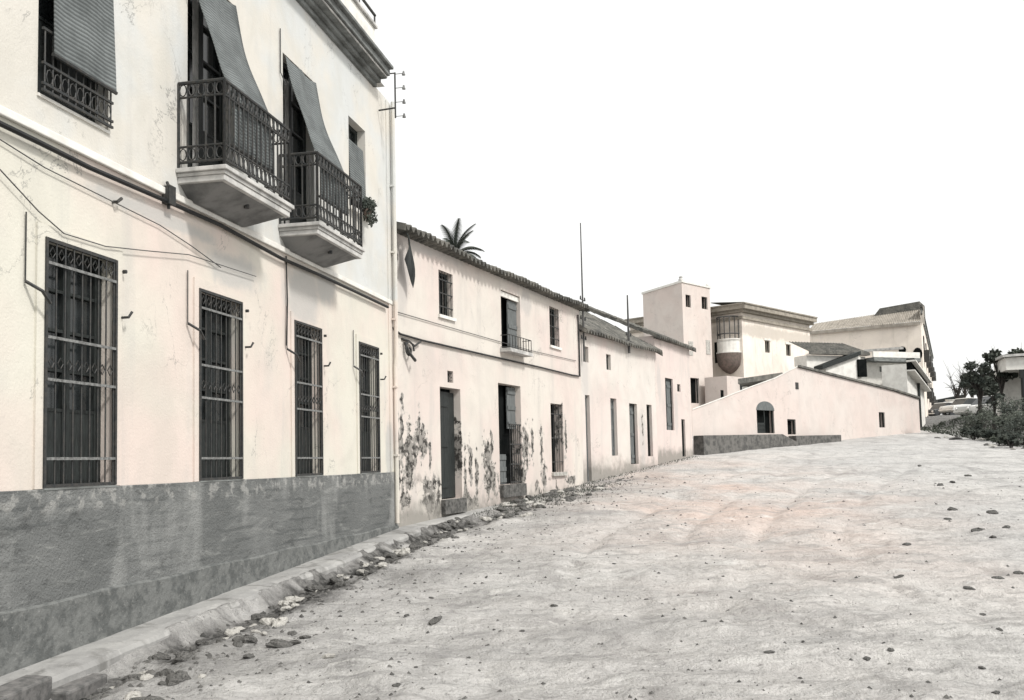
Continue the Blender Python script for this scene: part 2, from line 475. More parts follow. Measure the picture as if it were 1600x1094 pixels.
aw_ = me.attributes.new('warm', 'FLOAT', 'POINT'); aw_.data.foreach_set('value', warm.reshape(-1))
att = me.attributes.new('earth', 'FLOAT', 'POINT'); att.data.foreach_set('value', soil.reshape(-1))
me.materials.append(M['ground'])
go = bpy.data.objects.new('ground', me); col.objects.link(go)
tag(go, 'pale unpaved dirt street with ruts and clods climbing to the right', None, None, 'structure')

# sidewalk: narrow raised cement strip with a broken outer edge
def sidewalk():
    m = MB(); rows = []
    pts = []
    s = -2.0
    while s < S1: pts.append((f1, s)); s += .09
    s = .25
    while s < 4.4: pts.append((f2, s)); s += .09
    for (f, s) in pts:
        w = .47
        x1, y1 = f.pt(s, w)
        w = w + .07*float(fbm(np.array(x1),np.array(y1),1.2,5)) - .30*max(0, float(fbm(np.array(x1),np.array(y1),2.6,15))-.02)
        if f is f2: w *= .8
        r = []
        for q in (.0, .25, .5, .75, 1.0):
            x, y = f.pt(s, w*q - .01)
            r.append((x, y, float(Bz(y)) + .006*float(fbm(np.array(x), np.array(y), 3, 8)) - .02*(q == 1)))
        x, y = f.pt(s, w+.02)
        r.append((x, y, float(Bz(y)) - .06)); r.append((x, y, float(Bz(y)) - .40))
        rows.append(r)
    m.sheet(rows)
    o = m.build('sidewalk', M['walk'])
    tag(o, 'narrow cement sidewalk with a crumbling edge along the grey dado', None, None, 'structure')
sidewalk()

# ------------------------------------------------------------------ shared house pieces
def tile_roof(x0, x1, zeave, pitch, depth, over=.25, per=.20, amp=.045, mat='tile', parent=None, th=.05, y0=0, name='roof'):
    """canal tiles: corrugated sheet rising into the building from the eave"""
    m = MB(); n = int((x1-x0)/per*8); ny = max(2, int(depth/.38))
    rows = []; und = []
    tp = math.tan(R(pitch))
    for j in range(ny+1):
        for lip in ((0, .035) if j else (0,)):
            yy = -over + (depth+over)*j/ny
            zz = zeave + (yy)*tp + .045
            row = []
            for i in range(n+1):
                x = x0 + (x1-x0)*i/n
                c = math.cos(2*math.pi*(x-x0)/per)
                sag = .05*math.sin(x*.9+1)*math.sin(x*.37+.4) + .012*math.sin(x*7.3+j*2.1)
                row.append((x, y0+yy, zz + amp*(abs(c)**.6)*(1 if c > 0 else -1) + (.0 if lip == 0 else -.022) + sag))
            rows.append(row)
    m.sheet(rows)
    # tile ends at the eave and soffit board
    fr = rows[0]
    m.sheet([[(p[0], p[1]+.004, p[2]-.028) for p in fr], fr])
    m.sheet([[(p[0], p[1]+.004, p[2]-.028) for p in fr], [(p[0], y0+.02, zeave-.10) for p in fr]])
    for xx, rr in ((x0, 0), (x1, -1)):
        e = [r[rr] for r in rows]
        m.sheet([e, [(p[0], p[1], p[2]-.14) for p in e]])
    return m.build(name, M[mat], parent)
def grille(parent, s0, s1, z0, z1, nb, rails=(.03,.10,.42,.60,.97), proud=.018, pale=True, name='grille'):
    m = MB()
    for k in range(nb):
        x = s0 + .03 + (s1-s0-.06)*k/(nb-1)
        m.tube([(x,-proud,z0+.02),(x,-proud,z1-.02)], .0085, 5)
    for a, b in ((s0-.01, s0+.02), (s1-.02, s1+.01)):
        m.box(a, b, -proud-.02, -proud+.02, z0, z1)
    m.box(s0, s1, -proud-.014, -proud+.016, z1-.03, z1)
    m.box(s0, s1, -proud-.014, -proud+.016, z0, z0+.03)
    for k in range(nb-1):            # lozenges at mid height
        x = s0 + .03 + (s1-s0-.06)*(k+.5)/(nb-1); r = (s1-s0)/nb*.33
        for zz in (z0+(z1-z0)*.50, z0+(z1-z0)*.945):
            m.tube([(x-r,-proud-.004,zz),(x,-proud-.004,zz+r*1.3),(x+r,-proud-.004,zz),(x,-proud-.004,zz-r*1.3),(x-r,-proud-.004,zz)], .006, 4)
    for zz in (z0+.12, z0+.5, z1-.3):  # ties into the wall
        for x in (s0, s1): m.box(x-.012, x+.012, -proud, .008, zz-.012, zz+.012)
    g = m.build(name, M['iron'], parent)
    for q in rails[1:-1]:
        zz = z0+(z1-z0)*q
        MB().box(s0+.02, s1-.02, -proud-.024, -proud-.010, zz-.013, zz+.013).build('rail', M['pale_iron' if pale else 'iron'], parent)
    return g
def casement(parent, s0, s1, z0, z1, y=.15, leaves=2, panes=4, mat='wood', solid=.32):
    """wooden frame with leaves, glass panes above a solid panel"""
    w = (s1-s0)/leaves
    fr = MB(); gl = MB()
    e = .05
    fr.box(s0, s0+e, y-.03, y+.03, z0, z1); fr.box(s1-e, s1, y-.03, y+.03, z0, z1); fr.box(s0+e, s1-e, y-.03, y+.03, z1-e, z1)
    for k in range(leaves):
        a, b = s0+k*w+(e if k == 0 else .003), s0+(k+1)*w-(e if k == leaves-1 else .003)
        fr.box(a, a+.05, y-.022, y+.022, z0, z1-e); fr.box(b-.05, b, y-.022, y+.022, z0, z1-e)
        zs = z0+(z1-z0)*solid
        if solid: fr.box(a+.05, b-.05, y-.012, y+.015, z0, zs)
        for j in range(panes+1):
            zz = zs+(z1-e-zs)*j/panes
            fr.box(a+.05, b-.05, y-.02, y+.02, zz-.015, zz+.015)
    gl.poly([(s0,y+.022,z0),(s1,y+.022,z0),(s1,y+.022,z1),(s0,y+.022,z1)])
    fr.build('frame', M[mat], parent); gl.build('pane', M['glass'], parent)
def plank_door(parent, s0, s1, z0, z1, y=.15, mat='greywood', lean=0):
    m = MB(); n = max(3, int((s1-s0)/.14))
    for k in range(n):
        a = s0+(s1-s0)*k/n
        m.box(a+.003, a+(s1-s0)/n-.003, y, y+.03, z0, z1)
    for q in (.12, .5, .88):
        zz = z0+(z1-z0)*q; m.box(s0+.02, s1-.02, y-.022, y-.001, zz-.05, zz+.05)
    o = m.build('door_leaf', M[mat], parent); return o
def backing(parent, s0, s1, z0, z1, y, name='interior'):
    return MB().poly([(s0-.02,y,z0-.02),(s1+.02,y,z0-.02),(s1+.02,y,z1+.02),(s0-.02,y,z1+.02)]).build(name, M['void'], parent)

# ------------------------------------------------------------------ near townhouse
Zd = f1.hit(300, 753)[1]                 # dado top / sills
def rect1(pl, pt_, pr, zb=None, pb=None, f=f1):
    a, zt = f.hit(pl, pt_); b = f.hit(pr, pt_)[0]
    zb = zb if zb is not None else (f.hit(pl, pb)[1] if pb else 0)
    return [a, b, zb, zt]
ZW = np.mean([f1.hit(x, y)[1] for x, y in ((68,365),(308,449),(457,500),(557,535))])
G = [rect1(a, 500, b) for a, b in ((67,178),(309,375),(458,499.5),(558.5,588.5))]
def setz(o, z0, z1): return [o[0], o[1], z0, z1]
G = [setz([o[0], o[1]], Zd, ZW) for o in G]
P_OUT = .63
Zfl = f1.hit(273, 262)[1]                 # balcony floor top
Zdoor = f1.hit(445, 85)[1]
UW1 = [f1.hit(59, 100)[0], f1.hit(169, 180)[0], Zfl-.0, Zdoor]
BD1 = [f1.hit(293, 100)[0], f1.hit(293, 100)[0]+1.12, Zfl, Zdoor]
BD2 = [f1.hit(442, 150)[0], f1.hit(442, 150)[0]+1.12, Zfl, Zdoor]
UW4 = [f1.hit(545, 250)[0], f1.hit(571, 250)[0], f1.hit(545, 322)[1], Zdoor]
ZC = f1.hit(581, 131)[1]                  # underside of the cornice
Zstr = (f1.hit(2, 192)[1] + f1.hit(600, 462)[1])/2
print('H1', G, UW1, BD1, BD2, UW4, 'Zd', Zd, 'fl', Zfl, 'corn', ZC, 'str', Zstr)
h1 = thing('townhouse', 'tall white two-storey townhouse with iron balconies and a grey dado, nearest on the left', 'house',
           (f1.o.x, f1.o.y, 0), f1.rotz)
A0 = -3.0
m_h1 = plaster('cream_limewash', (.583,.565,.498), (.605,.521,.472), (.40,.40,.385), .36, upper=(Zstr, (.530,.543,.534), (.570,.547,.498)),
    stain_shade=[((G[1][0]+G[1][1])/2+.4, ZW+.35, 1.0, .30), (G[2][0]+.35, ZW+.45, .8, .6), (G[2][1]+.25, ZW+.75, .5, .5), (G[0][1]+.8, ZW+.65, 1.6, .12), (S1-.35, Zd+.4, .25, .7), (A0+4, Zstr-.15, 6, .10)])  # blobs under the balconies: damp, with the balconies' shade painted in
wall = house_wall(A0, S1, -2.2, ZC+.02, G+[UW1, BD1, BD2, UW4], 9.0, .22)
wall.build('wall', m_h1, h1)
# dado and rough plinth, broken at the foot by the rising sidewalk
MB().box(A0, S1+.012, -.035, .01, -2, Zd-.002).build('dado', M['dado'], h1, bevel=.008)
pl = MB(); zr = []
for k in range(61):
    s = A0 + (S1-A0)*k/60; x, y = f1.pt(s)
    top = max(.50, float(Bz(y))+.05) + .012*math.sin(s*3.1)
    zr.append((s, top))
pl.sheet([[(s,-.062,-2) for s, t in zr], [(s,-.062,t-.02) for s, t in zr], [(s,-.036,t) for s, t in zr]])
pl.build('plinth', M['plinth'], h1)
MB().box(A0, S1+.02, -.045, -.003, Zstr-.035, Zstr+.045).build('string_course', M['white'], h1, bevel=.01)
# cornice
SC = f1.hit(584, 131)[0]
cm = MB()
for (o, z0, z1) in ((.06,ZC-.03,ZC+.05),(.14,ZC+.05,ZC+.12),(.25,ZC+.12,ZC+.17),(.31,ZC+.17,ZC+.29),(.38,ZC+.29,ZC+.35)):
    cm.box(A0, SC+o*.12, -o, .3, z0, z1)
cm.build('cornice', M['cornice'], h1, bevel=.012)
MB().box(A0, SC-.0, -.268, -.254, ZC+.13, ZC+.16).build('cornice_fillet', M['slab'], h1)
# parapet
pe = f1.hit(591, 60)[0]-.25
zt = f1.hit(590, 48)[1]
MB().box(A0, pe, -.02, .18, ZC+.35, zt-.06).build('parapet', M['white'], h1, bevel=.01)
MB().box(A0, pe+.04, -.07, .23, zt-.06, zt).build('coping', M['slab'], h1, bevel=.01)
pr = MB()
pr.tube([(A0,-.02,zt+.20),(pe+.02,-.02,zt+.20)], .028, 6)
s = A0
while s < pe: pr.tube([(s,-.02,zt),(s,-.02,zt+.2)], .014, 5); s += 1.05
pr.tube([(pe,-.02,zt),(pe,-.02,zt+.2)], .018, 5)
pr.build('parapet_rail', M['iron'], h1)
MB().poly([(A0,.1,ZC+.36),(S1,.1,ZC+.36),(S1,9,ZC+.36),(A0,9,ZC+.36)]).build('roof_terrace', M['slab'], h1)
# corner pilaster
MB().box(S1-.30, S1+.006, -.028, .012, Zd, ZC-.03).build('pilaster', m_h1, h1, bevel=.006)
# ground windows
for i, o in enumerate(G):
    w = MB()
    t = .11                                   # thin raised surround
    w.box(o[0]-t, o[0]-.002, -.022, .004, Zd+.002, o[3]+t); w.box(o[1]+.002, o[1]+t, -.022, .004, Zd+.002, o[3]+t)
    w.box(o[0]-.002, o[1]+.002, -.022, .004, o[3]+.002, o[3]+t)
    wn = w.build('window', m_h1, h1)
    casement(wn, o[0], o[1], o[2], o[3], .17, 2, 4)
    grille(wn, o[0], o[1], o[2]+.01, o[3]-.005, 9, rails=(.03,.115,.43,.60,.90,.97))
    MB().box(o[0]-.005, o[1]+.005, -.040, .16, Zd-.012, Zd+.006).build('sill', M['cornice'], wn)
    # blind hooks: rod on the wall and a slanting arm
    b = MB()
    xa = o[0]-.26; zz = o[2]+(o[3]-o[2])*.80
    b.tube([(xa,-.02,o[3]+.16),(xa,-.02,zz)], .007, 5)
    b.tube([(xa,-.02,zz),(xa+.08,-.13,zz-.08),(xa+.20,-.12,zz-.17)], .016, 6)
    MB().tube([(o[1]+.12,-.01,o[3]-.10),(o[1]+.12,-.06,o[3]-.10)], .02, 6).build('wall_stud', M['iron'], h1)
    MB().tube([(o[1]+.10,-.01,zz-.12),(o[1]+.10,-.10,zz-.12),(o[1]+.13,-.12,zz-.06)], .014, 6).build('blind_hook', M['iron'], h1)
    b.build('blind_bracket', M['iron'] if i < 3 else M['thincable'], h1)
# upper left window with low rail and hanging blind
wn = MB().box(UW1[0]-.01, UW1[1]+.01, -.02, .10, Zfl-.03, Zfl-.002).build('window', M['white'], h1)
casement(wn, UW1[0], UW1[1], UW1[2], UW1[3], .18, 2, 4)
g = MB(); zr0, zr1 = Zfl+.03, Zfl+.60
for k in range(10):
    x = UW1[0]+.03+(UW1[1]-UW1[0]-.06)*k/9; g.tube([(x,-.05,zr0),(x,-.05,zr1)], .009, 5)
    if k < 9: g.tube([(x+.06+.045*math.cos(a*math.pi/4),-.055,zr0+.14+.07*math.sin(a*math.pi/4)) for a in range(9)], .006, 4)
for zz in (zr0, zr0+.06, zr0+.25, zr1): g.box(UW1[0], UW1[1], -.062, -.038, zz-.012, zz+.012)
g.build('railing', M['iron'], wn)
zb = Zfl+.38
rows = []
for j in range(15):
    q = j/14; zz = Zdoor-.02+(zb-Zdoor+.02)*q
    rows.append([(x, -.02-.075*q**.8-.012*math.sin(k*1.7+q*3), zz) for k, x in enumerate(np.linspace(UW1[0]+.10, UW1[1]-.02, 7))])
MB().sheet(rows).build('blind', M['blind'], wn, solid=.012)
MB().tube([(UW1[0]+.08,-.097,zb),(UW1[1]-.01,-.097,zb)], .02, 6).build('blind_batten', M['iron'], wn)
# far upper window, blind down
wn = MB().box(UW4[0]-.06, UW4[1]+.06, -.09, .10, UW4[2]-.06, UW4[2]-.002).build('window', M['white'], h1)
casement(wn, UW4[0], UW4[1], UW4[2], UW4[3], .18, 2, 3, solid=0)
rows = [[(x, .03-.05*j/9, UW4[3]-.38-(UW4[3]-UW4[2]-.55)*j/9) for x in np.linspace(UW4[0]+.05, UW4[1]-.05, 4)] for j in range(10)]
MB().sheet(rows).build('blind', M['blind'], wn, solid=.012)

def balcony(sl, sr, door, drop, label):
    """stepped slab, railing, door and a blind draped out over the rail"""
    p = P_OUT
    sb = MB()
    sb.box(sl, sr, -p, -.001, Zfl-.055, Zfl-.003)
    sb.box(sl+.03, sr-.03, -p+.03, -.001, Zfl-.10, Zfl-.056)
    sb.box(sl+.045, sr-.045, -p+.045, -.001, Zfl-.17, Zfl-.101)
    b = sb.build('balcony', M['slab'], h1, bevel=.008)
    if label: b['label'] = label
    u = MB(); a, c = sl+.10, sr-.10          # tapering underside
    top = [(a,-p+.10,Zfl-.171),(c,-p+.10,Zfl-.171),(c,-.001,Zfl-.171),(a,-.001,Zfl-.171)]
    bot = [(a+.22,-.10,Zfl-.33),(c-.22,-.10,Zfl-.33),(c-.22,-.001,Zfl-.33),(a+.22,-.001,Zfl-.33)]
    u.poly(bot); 
    for i in range(4):
        j = (i+1) % 4; u.poly([top[i], top[j], bot[j], bot[i]])
    u.build('soffit', M['slabdark'], b)
    MB().tube([(sl+.95,-.40,Zfl-.15),(sl+.95,-.40,Zfl-.255)], .035, 8).build('drain_spout', M['iron'], b)
    r = MB(); H = 1.0; z0 = Zfl+.07; z1 = Zfl+H
    po = p-.05
    path = [(sl+.05, -.01), (sl+.05, -po), (sr-.05, -po), (sr-.05, -.01)]
    for i in range(3):
        (xa, ya), (xb, yb) = path[i], path[i+1]
        for zz, rr in ((z1,.022),(z1-.17,.014),(z0+.18,.014),(z0,.017)):
            r.tube([(xa,ya,zz),(xb,yb,zz)], rr, 6)
        L = math.hypot(xb-xa, yb-ya); n = max(4, round(L/.115))
        for k in range(n+1):
            q = k/n; x, y = xa+(xb-xa)*q, ya+(yb-ya)*q
            end = k in (0, n)
            r.tube([(x,y,z0-.07 if end else z0),(x,y,z1)], .019 if end else .0115, 6)
            if k < n:                         # rings top and bottom
                xm, ym = xa+(xb-xa)*(q+.5/n), ya+(yb-ya)*(q+.5/n)
                dx, dy = (xb-xa)/L, (yb-ya)/L
                for zc, rz in ((z0+.09,.07),(z1-.085,.07)):
                    r.tube([(xm+dx*.042*math.cos(t*math.pi/4), ym+dy*.042*math.cos(t*math.pi/4), zc+rz*math.sin(t*math.pi/4)) for t in range(9)], .008, 4)
    r.build('railing', M['iron'], b)
    dn = MB().box(door[0]-.002, door[1]+.002, .0, .14, Zfl-.05, Zfl+.012).build('balcony_door', M['slab'], h1)
    casement(dn, door[0], door[1], Zfl+.013, door[3], .16, 2, 4, solid=.28)
    # pale curtain edge just inside the leaf
    MB().box(door[0]+.34, door[0]+.46, .118, .132, Zfl+.05, door[3]-.25).build('pale_shutter', M['slab'], dn)
    # blind: from the lintel out and down over the rail
    prof = []
    for j in range(17):
        q = j/16
        y = -.03 - (po-.07)*(q**1.15); z = (Zdoor-.05)+(z1+.03-Zdoor+.05)*q - .10*math.sin(math.pi*q)
        prof.append((y, z))
    for j in range(1, 9):
        prof.append((-po+.04-.006*math.sin(j), z1+.03-drop*j/8))
    rows = [[(x+.035*math.sin(j*.35+.4), y+.02*math.sin(k*1.9+j*.5), z+.018*math.sin(k*2.3+j*.3)) for k, x in enumerate(np.linspace(door[0]+.03, door[1]-.03, 7))] for j, (y, z) in enumerate(prof)]
    MB().sheet(rows).build('blind', M['blind'], dn, smooth=True, solid=.010)
    e = prof[-1]
    MB().tube([(door[0],e[0],e[1]),(door[1],e[0],e[1])], .018, 6).build('blind_batten', M['iron'], dn)
    w = MB(); zb_ = Zdoor-.35
    w.tube([(door[0]-.12,-.02,Zdoor+.30),(door[0]-.12,-.02,zb_),(door[0]-.02,-.06,zb_-.15)], .009, 5)
    w.build('blind_bracket', M['thincable'], dn)
def slab_s(pl_, pr_):
    return f1.hit(pl_, 716)[0], f1.hit(pr_, 716, P_OUT)[0]
a, b = slab_s(273, 463); balcony(a, b, BD1, .72, 'nearer balcony, larger in view, with a grey blind draped over its rail')
a2, b2 = slab_s(436, 575); balcony(a2, b2, BD2, .62, 'farther balcony by the house corner')
# drain pipe on the corner
dp = MB()
dp.tube([(S1-.13,-.10,ZC-.02),(S1-.13,-.10,Zd+2.2),(S1-.13,-.075,Zd+2.0),(S1-.13,-.075,float(Bz(f1.pt(S1)[1]))+.1)], .042, 8)
for q in (.3, 1.6, 2.9, 4.2, 5.5): dp.box(S1-.185, S1-.075, -.12, -.03, Zd+q, Zd+q+.035)
dp.build('drain_pipe', m_h1, h1, smooth=False)

# pot plant on the far window's sill
def leafball(mb, c, r, n, size, zs=1.0, rr=random):
    for _ in range(n):
        v = Vector((rr.gauss(0,1), rr.gauss(0,1), rr.gauss(0,1))).normalized()
        k = rr.random()**.45
        p = Vector(c) + Vector((v.x*r*k, v.y*r*k, v.z*r*k*zs))
        d = Vector((rr.gauss(0,1), rr.gauss(0,1), rr.gauss(0,1))).normalized()
        e = d.orthogonal().normalized(); s = size*rr.uniform(.6,1.4)
        mb.poly([p-e*s*.5, p+d*s*.9, p+e*s*.5, p-d*s*.7])
x, y = f1.pt((UW4[0]+UW4[1])/2+.05, .16)
pp = thing('potted_plant', 'small dark potted plant hanging at the foot of the far upstairs window', 'plant', (x, y, UW4[2]-.10))
MB().lathe((0,0,0), [(0,0),(.06,0),(.085,.15),(.07,.15),(.0,.13)], 12).build('pot', M['terracotta'], pp, smooth=True)
lm = MB(); leafball(lm, (0,0,.22), .16, 260, .045); leafball(lm, (.05,0,.02), .13, 120, .045, 1.3); lm.build('foliage', M['leafdark'], pp)

# insulator bracket on the corner, under the cornice
x, y = f1.pt(f1.hit(590, 172)[0], .02)
br = thing('insulator_bracket', 'iron wire bracket with four insulators at the townhouse corner under the cornice', 'bracket', (x, y, 0), f1.rotz)
q0 = f1.hit(592, 175)[1]; q1 = f1.hit(592, 122)[1]; q2 = f1.hit(592, 185)[1]
bm_ = MB(); ox = .0; oy = -.33
bm_.tube([(ox,0,q0),(ox,oy,q0+.02)], .016, 6); bm_.tube([(ox,0,q1+.02),(ox,oy,q1+.02)], .012, 6)
bm_.tube([(ox,oy,q2-.05),(ox,oy,q1+.03)], .016, 6)
bm_.build('bracket_arm', M['iron'], br)
for k in range(4):
    zz = q2-.02+(q1-q2+.02)*k/3
    ins = MB(); ins.tube([(ox,oy,zz),(ox,oy-.17,zz)], .007, 5)
    ins.tube([(ox,oy-.17,zz-.035),(ox,oy-.17,zz-.012)], .036, 8, .030); ins.tube([(ox,oy-.17,zz-.010),(ox,oy-.17,zz+.04)], .026, 8, .016)
    ins.build('insulator', M['ceramic'], br)

# cables on the near facade
def cable(name, label, f, pts, r, mat='cable', out=.055, extra=None, group=None, cat='cable'):
    P = []
    for i in range(len(pts)-1):
        for k in range(5):
            q = k/5; P.append((pts[i][0]*(1-q)+pts[i+1][0]*q, pts[i][1]*(1-q)+pts[i+1][1]*q))
    P.append(pts[-1])
    W = []
    for (px, py) in P:
        s, z = f.hit(px, py, out); x, y = f.pt(s, out); W.append((x, y, z))
    m = MB().tube(W, r, 6)
    if extra: extra(m)
    o = m.build(name, M[mat]); tag(o, label, cat, group); return o
cable('cable', 'thick black cable clipped along the townhouse facade under the balconies', f1,
      [(-260,75),(0,193),(60,222),(140,262),(255,312),(345,352),(440,404),(500,430),(560,458),(606,480)], .026)
cable('cable', 'upper of two thin drooping wires on the townhouse, meeting the second window', f1,
      [(-150,150),(0,218),(70,262),(170,312),(250,352),(300,385),(345,418)], .006, 'thincable', .03)
cable('cable', 'lower of two thin drooping wires on the townhouse, passing over the first window', f1,
      [(-120,200),(0,265),(60,330),(100,365),(165,385),(230,392),(295,398),(400,432)], .006, 'thincable', .045)
cable('cable', 'short thin wire running down from the second balcony beside the third window', f1,
      [(447,400),(449,470),(448,540)], .012, 'cable', .03)
s, z = f1.hit(257, 305); x, y = f1.pt(s, .05)
jb = MB().box(-.06, .06, -.045, .045, -.11, .09)
jb.box(-.068, .068, -.052, -.045, -.118, .098); jb.tube([(0,0,-.11),(0,0,-.16)], .018, 6); jb.tube([(0,0,.09),(0,.02,.15)], .018, 6)
o = jb.build('junction_box', M['iron'], bevel=.006); o.location = (x, y, z); o.rotation_euler = (0, 0, f1.rotz)
tag(o, 'small dark junction box on the black cable left of the first balcony', 'box')
s, z = f1.hit(175, 316); x, y = f1.pt(s, .03)
o = MB().tube([(0,.02,0),(0,-.03,0),(.06,-.04,.05)], .016, 6).build('wall_hook', M['iron']); o.location = (x,y,z); o.rotation_euler=(0,0,f1.rotz)
tag(o, 'small bent iron hook on the white wall above the first barred window', 'hook')

# ------------------------------------------------------------------ second house: old, two low storeys
def rc(f, pl, pt_, pr, pb):
    a, zt = f.hit(pl, pt_); b = f.hit(pr, pt_)[0]; return [a, b, f.hit((pl+pr)/2, pb)[1], zt]
ZE2 = f2.hit(760, 418)[1]
g2 = lambda px: float(Bz(f2.pt(f2.hit(px, 716)[0])[1]))
U1 = rc(f2, 685, 421, 707, 494); U2 = rc(f2, 782, 452, 812, 548); U3 = rc(f2, 858, 478, 873, 541)
Dr1 = rc(f2, 687, 604, 719, 780); Dr2 = rc(f2, 778, 598, 813, 757); Dr3 = rc(f2, 860, 630, 879, 738)
Vn = rc(f2, 699, 579, 708, 598)
peel = []
for (px, py, rx, rz) in ((622,720,.10,1.0),(648,705,.10,.5),(720,700,.10,.5),(735,720,.12,.5),(768,700,.10,.4),(817,740,.25,.4),(832,690,.10,.5),(846,700,.12,.6),(884,690,.12,.5),(700,790,.5,.15),(790,765,.6,.12),(672,720,.06,.5),(628,690,.10,.75),(640,720,.26,.7),(657,690,.34,.40),(655,660,.08,.3),(632,780,.25,.25),(675,775,.42,.40),(727,760,.10,.8),(745,740,.10,.5),(762,715,.30,.5),
                         (766,748,.40,.4),(822,700,.30,.6),(850,745,.22,.35),(878,665,.16,.6),(735,790,.5,.2),(893,750,.4,.14),(617,400,.12,.5),(700,800,.5,.2)):
    s, z = f2.hit(px, py); peel.append((s, z, rx, rz))
h2 = thing('old_house', 'low two-storey whitewashed house with peeling plaster, tiled eave and three dark doorways', 'house', (f2.o.x, f2.o.y, 0), f2.rotz)
m_h2 = plaster('peeling_limewash', (.574,.541,.492), (.566,.492,.455), (.42,.40,.38), .45, peel=peel, foot=(1.05, .6),
    stain_shade=[(.4, ZE2-.8, .35, 1.1), (1.6, ZE2-.1, 2.2, .25), (U2[1]+.4, U2[3]-.1, .5, .5), (7, ZE2-.05, 3, .2)])
house_wall(.004, T2, -1.5, ZE2, [U1, U2, U3, Dr1, Dr2, Dr3, Vn], 7.0, .26).build('wall', m_h2, h2)
tile_roof(-.0+.03, T2+.12, ZE2, 15, 3.6, .30, .21, .05, 'tile', h2)
tile_b = MB().prism([(.03,3.6,ZE2-.2),(.03,3.6,ZE2+.98),(.03,7,ZE2-.0),(.03,7,ZE2-.2)], (T2,0,0)); tile_b.build('back_roof', M['tile'], h2)
# windows and doors
for o, lab in ((U1, None), (U3, None)):
    wn = MB().box(o[0]-.06, o[1]+.06, -.05, .1, o[2]-.07, o[2]-.002).build('window', M['white'], h2)
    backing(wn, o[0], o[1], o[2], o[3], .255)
    fr = MB(); fr.box(o[0], o[0]+.05, .14, .2, o[2], o[3]); fr.box(o[1]-.05, o[1], .14, .2, o[2], o[3]); fr.box(o[0]+.05, o[1]-.05, .14, .2, o[3]-.06, o[3]); fr.box((o[0]+o[1])/2-.03, (o[0]+o[1])/2+.03, .15, .19, o[2], o[3]-.06)
    fr.build('frame', M['wood'], wn)
    gr = MB()
    for k in range(5): x = o[0]+.06+(o[1]-o[0]-.12)*k/4; gr.tube([(x,.02,o[2]),(x,.02,o[3])], .008, 5)
    for q in (.2, .5, .8): gr.box(o[0], o[1], .008, .03, o[2]+(o[3]-o[2])*q-.012, o[2]+(o[3]-o[2])*q+.012)
    gr.build('grille', M['iron'], wn)
wn = MB().box(U2[0]-.12, U2[1]+.12, -.28, .02, U2[2]-.09, U2[2]-.002).build('balcony_door', M['slab'], h2)
backing(wn, U2[0], U2[1], U2[2], U2[3], .258)
mid = U2[0]+(U2[1]-U2[0])*.52
d_ = plank_door(wn, mid, U2[1]-.02, U2[2], U2[3]-.16, .10); 
MB().box(U2[0]+.01, U2[1]-.01, .04, .09, U2[3]-.14, U2[3]-.02).build('lintel_board', M['white'], wn)
gr = MB()
for k in range(9): x = U2[0]-.08+(U2[1]-U2[0]+.16)*k/8; gr.tube([(x,-.25,U2[2]),(x,-.25,U2[2]+.32)], .010, 5)
for zz in (.03, .32): gr.tube([(U2[0]-.08,-.01,U2[2]+zz),(U2[0]-.08,-.25,U2[2]+zz),(U2[1]+.08,-.25,U2[2]+zz),(U2[1]+.08,-.01,U2[2]+zz)], .011, 5)
gr.build('railing', M['iron'], wn)
dn = MB().box(Dr1[0]-.02, Dr1[1]+.02, -.10, .24, Dr1[2]-.3, Dr1[2]-.001).build('door', M['stone'], h2)
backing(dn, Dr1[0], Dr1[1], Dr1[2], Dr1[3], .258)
plank_door(dn, Dr1[0]+.05, Dr1[0]+(Dr1[1]-Dr1[0])*.60, Dr1[2]+.02, Dr1[3]-.08, .13, 'wood')
MB().box(Dr1[0]+(Dr1[1]-Dr1[0])*.62, Dr1[1]-.01, .16, .20, Dr1[2]+.02, Dr1[3]-.08).build('door_leaf', M['wood'], dn)
dn = MB().box(Dr2[0]-.02, Dr2[1]+.02, -.10, .24, Dr2[2]-.3, Dr2[2]-.001).build('door', M['stone'], h2)
backing(dn, Dr2[0], Dr2[1], Dr2[2], Dr2[3], .258)
w2 = Dr2[1]-Dr2[0]
plank_door(dn, Dr2[0]+.03, Dr2[0]+w2*.48, Dr2[2]+.02, Dr2[2]+(Dr2[3]-Dr2[2])*.30, .13)
plank_door(dn, Dr2[0]+w2*.62, Dr2[1]-.01, Dr2[2]+(Dr2[3]-Dr2[2])*.56, Dr2[3]-.04, .15, 'pale_iron' if False else 'greywood')
gr = MB()
for k in range(6): x = Dr2[0]+w2*(.5+.09*k); gr.tube([(x,.02,Dr2[2]),(x,.02,Dr2[2]+(Dr2[3]-Dr2[2])*.6)], .012, 5)
for q in (.02, .2, .4, .6): gr.box(Dr2[0]+w2*.48, Dr2[1], .006, .034, Dr2[2]+(Dr2[3]-Dr2[2])*q-.015, Dr2[2]+(Dr2[3]-Dr2[2])*q+.015)
gr.build('gate', M['iron'], dn)
dn = MB().box(Dr3[0]-.05, Dr3[1]+.05, -.08, .1, Dr3[2]-.1, Dr3[2]-.001).build('window', M['palestone'], h2)
backing(dn, Dr3[0], Dr3[1], Dr3[2], Dr3[3], .258)
gr = MB()
for k in range(5): x = Dr3[0]+.05+(Dr3[1]-Dr3[0]-.1)*k/4; gr.tube([(x,.03,Dr3[2]),(x,.03,Dr3[3])], .010, 5)
for q in (.15, .5, .85): gr.box(Dr3[0], Dr3[1], .018, .042, Dr3[2]+(Dr3[3]-Dr3[2])*q-.012, Dr3[2]+(Dr3[3]-Dr3[2])*q+.012)
gr.build('grille', M['iron'], dn)
vn = MB().box(Vn[0], Vn[1], .10, .12, Vn[2], Vn[3]); 
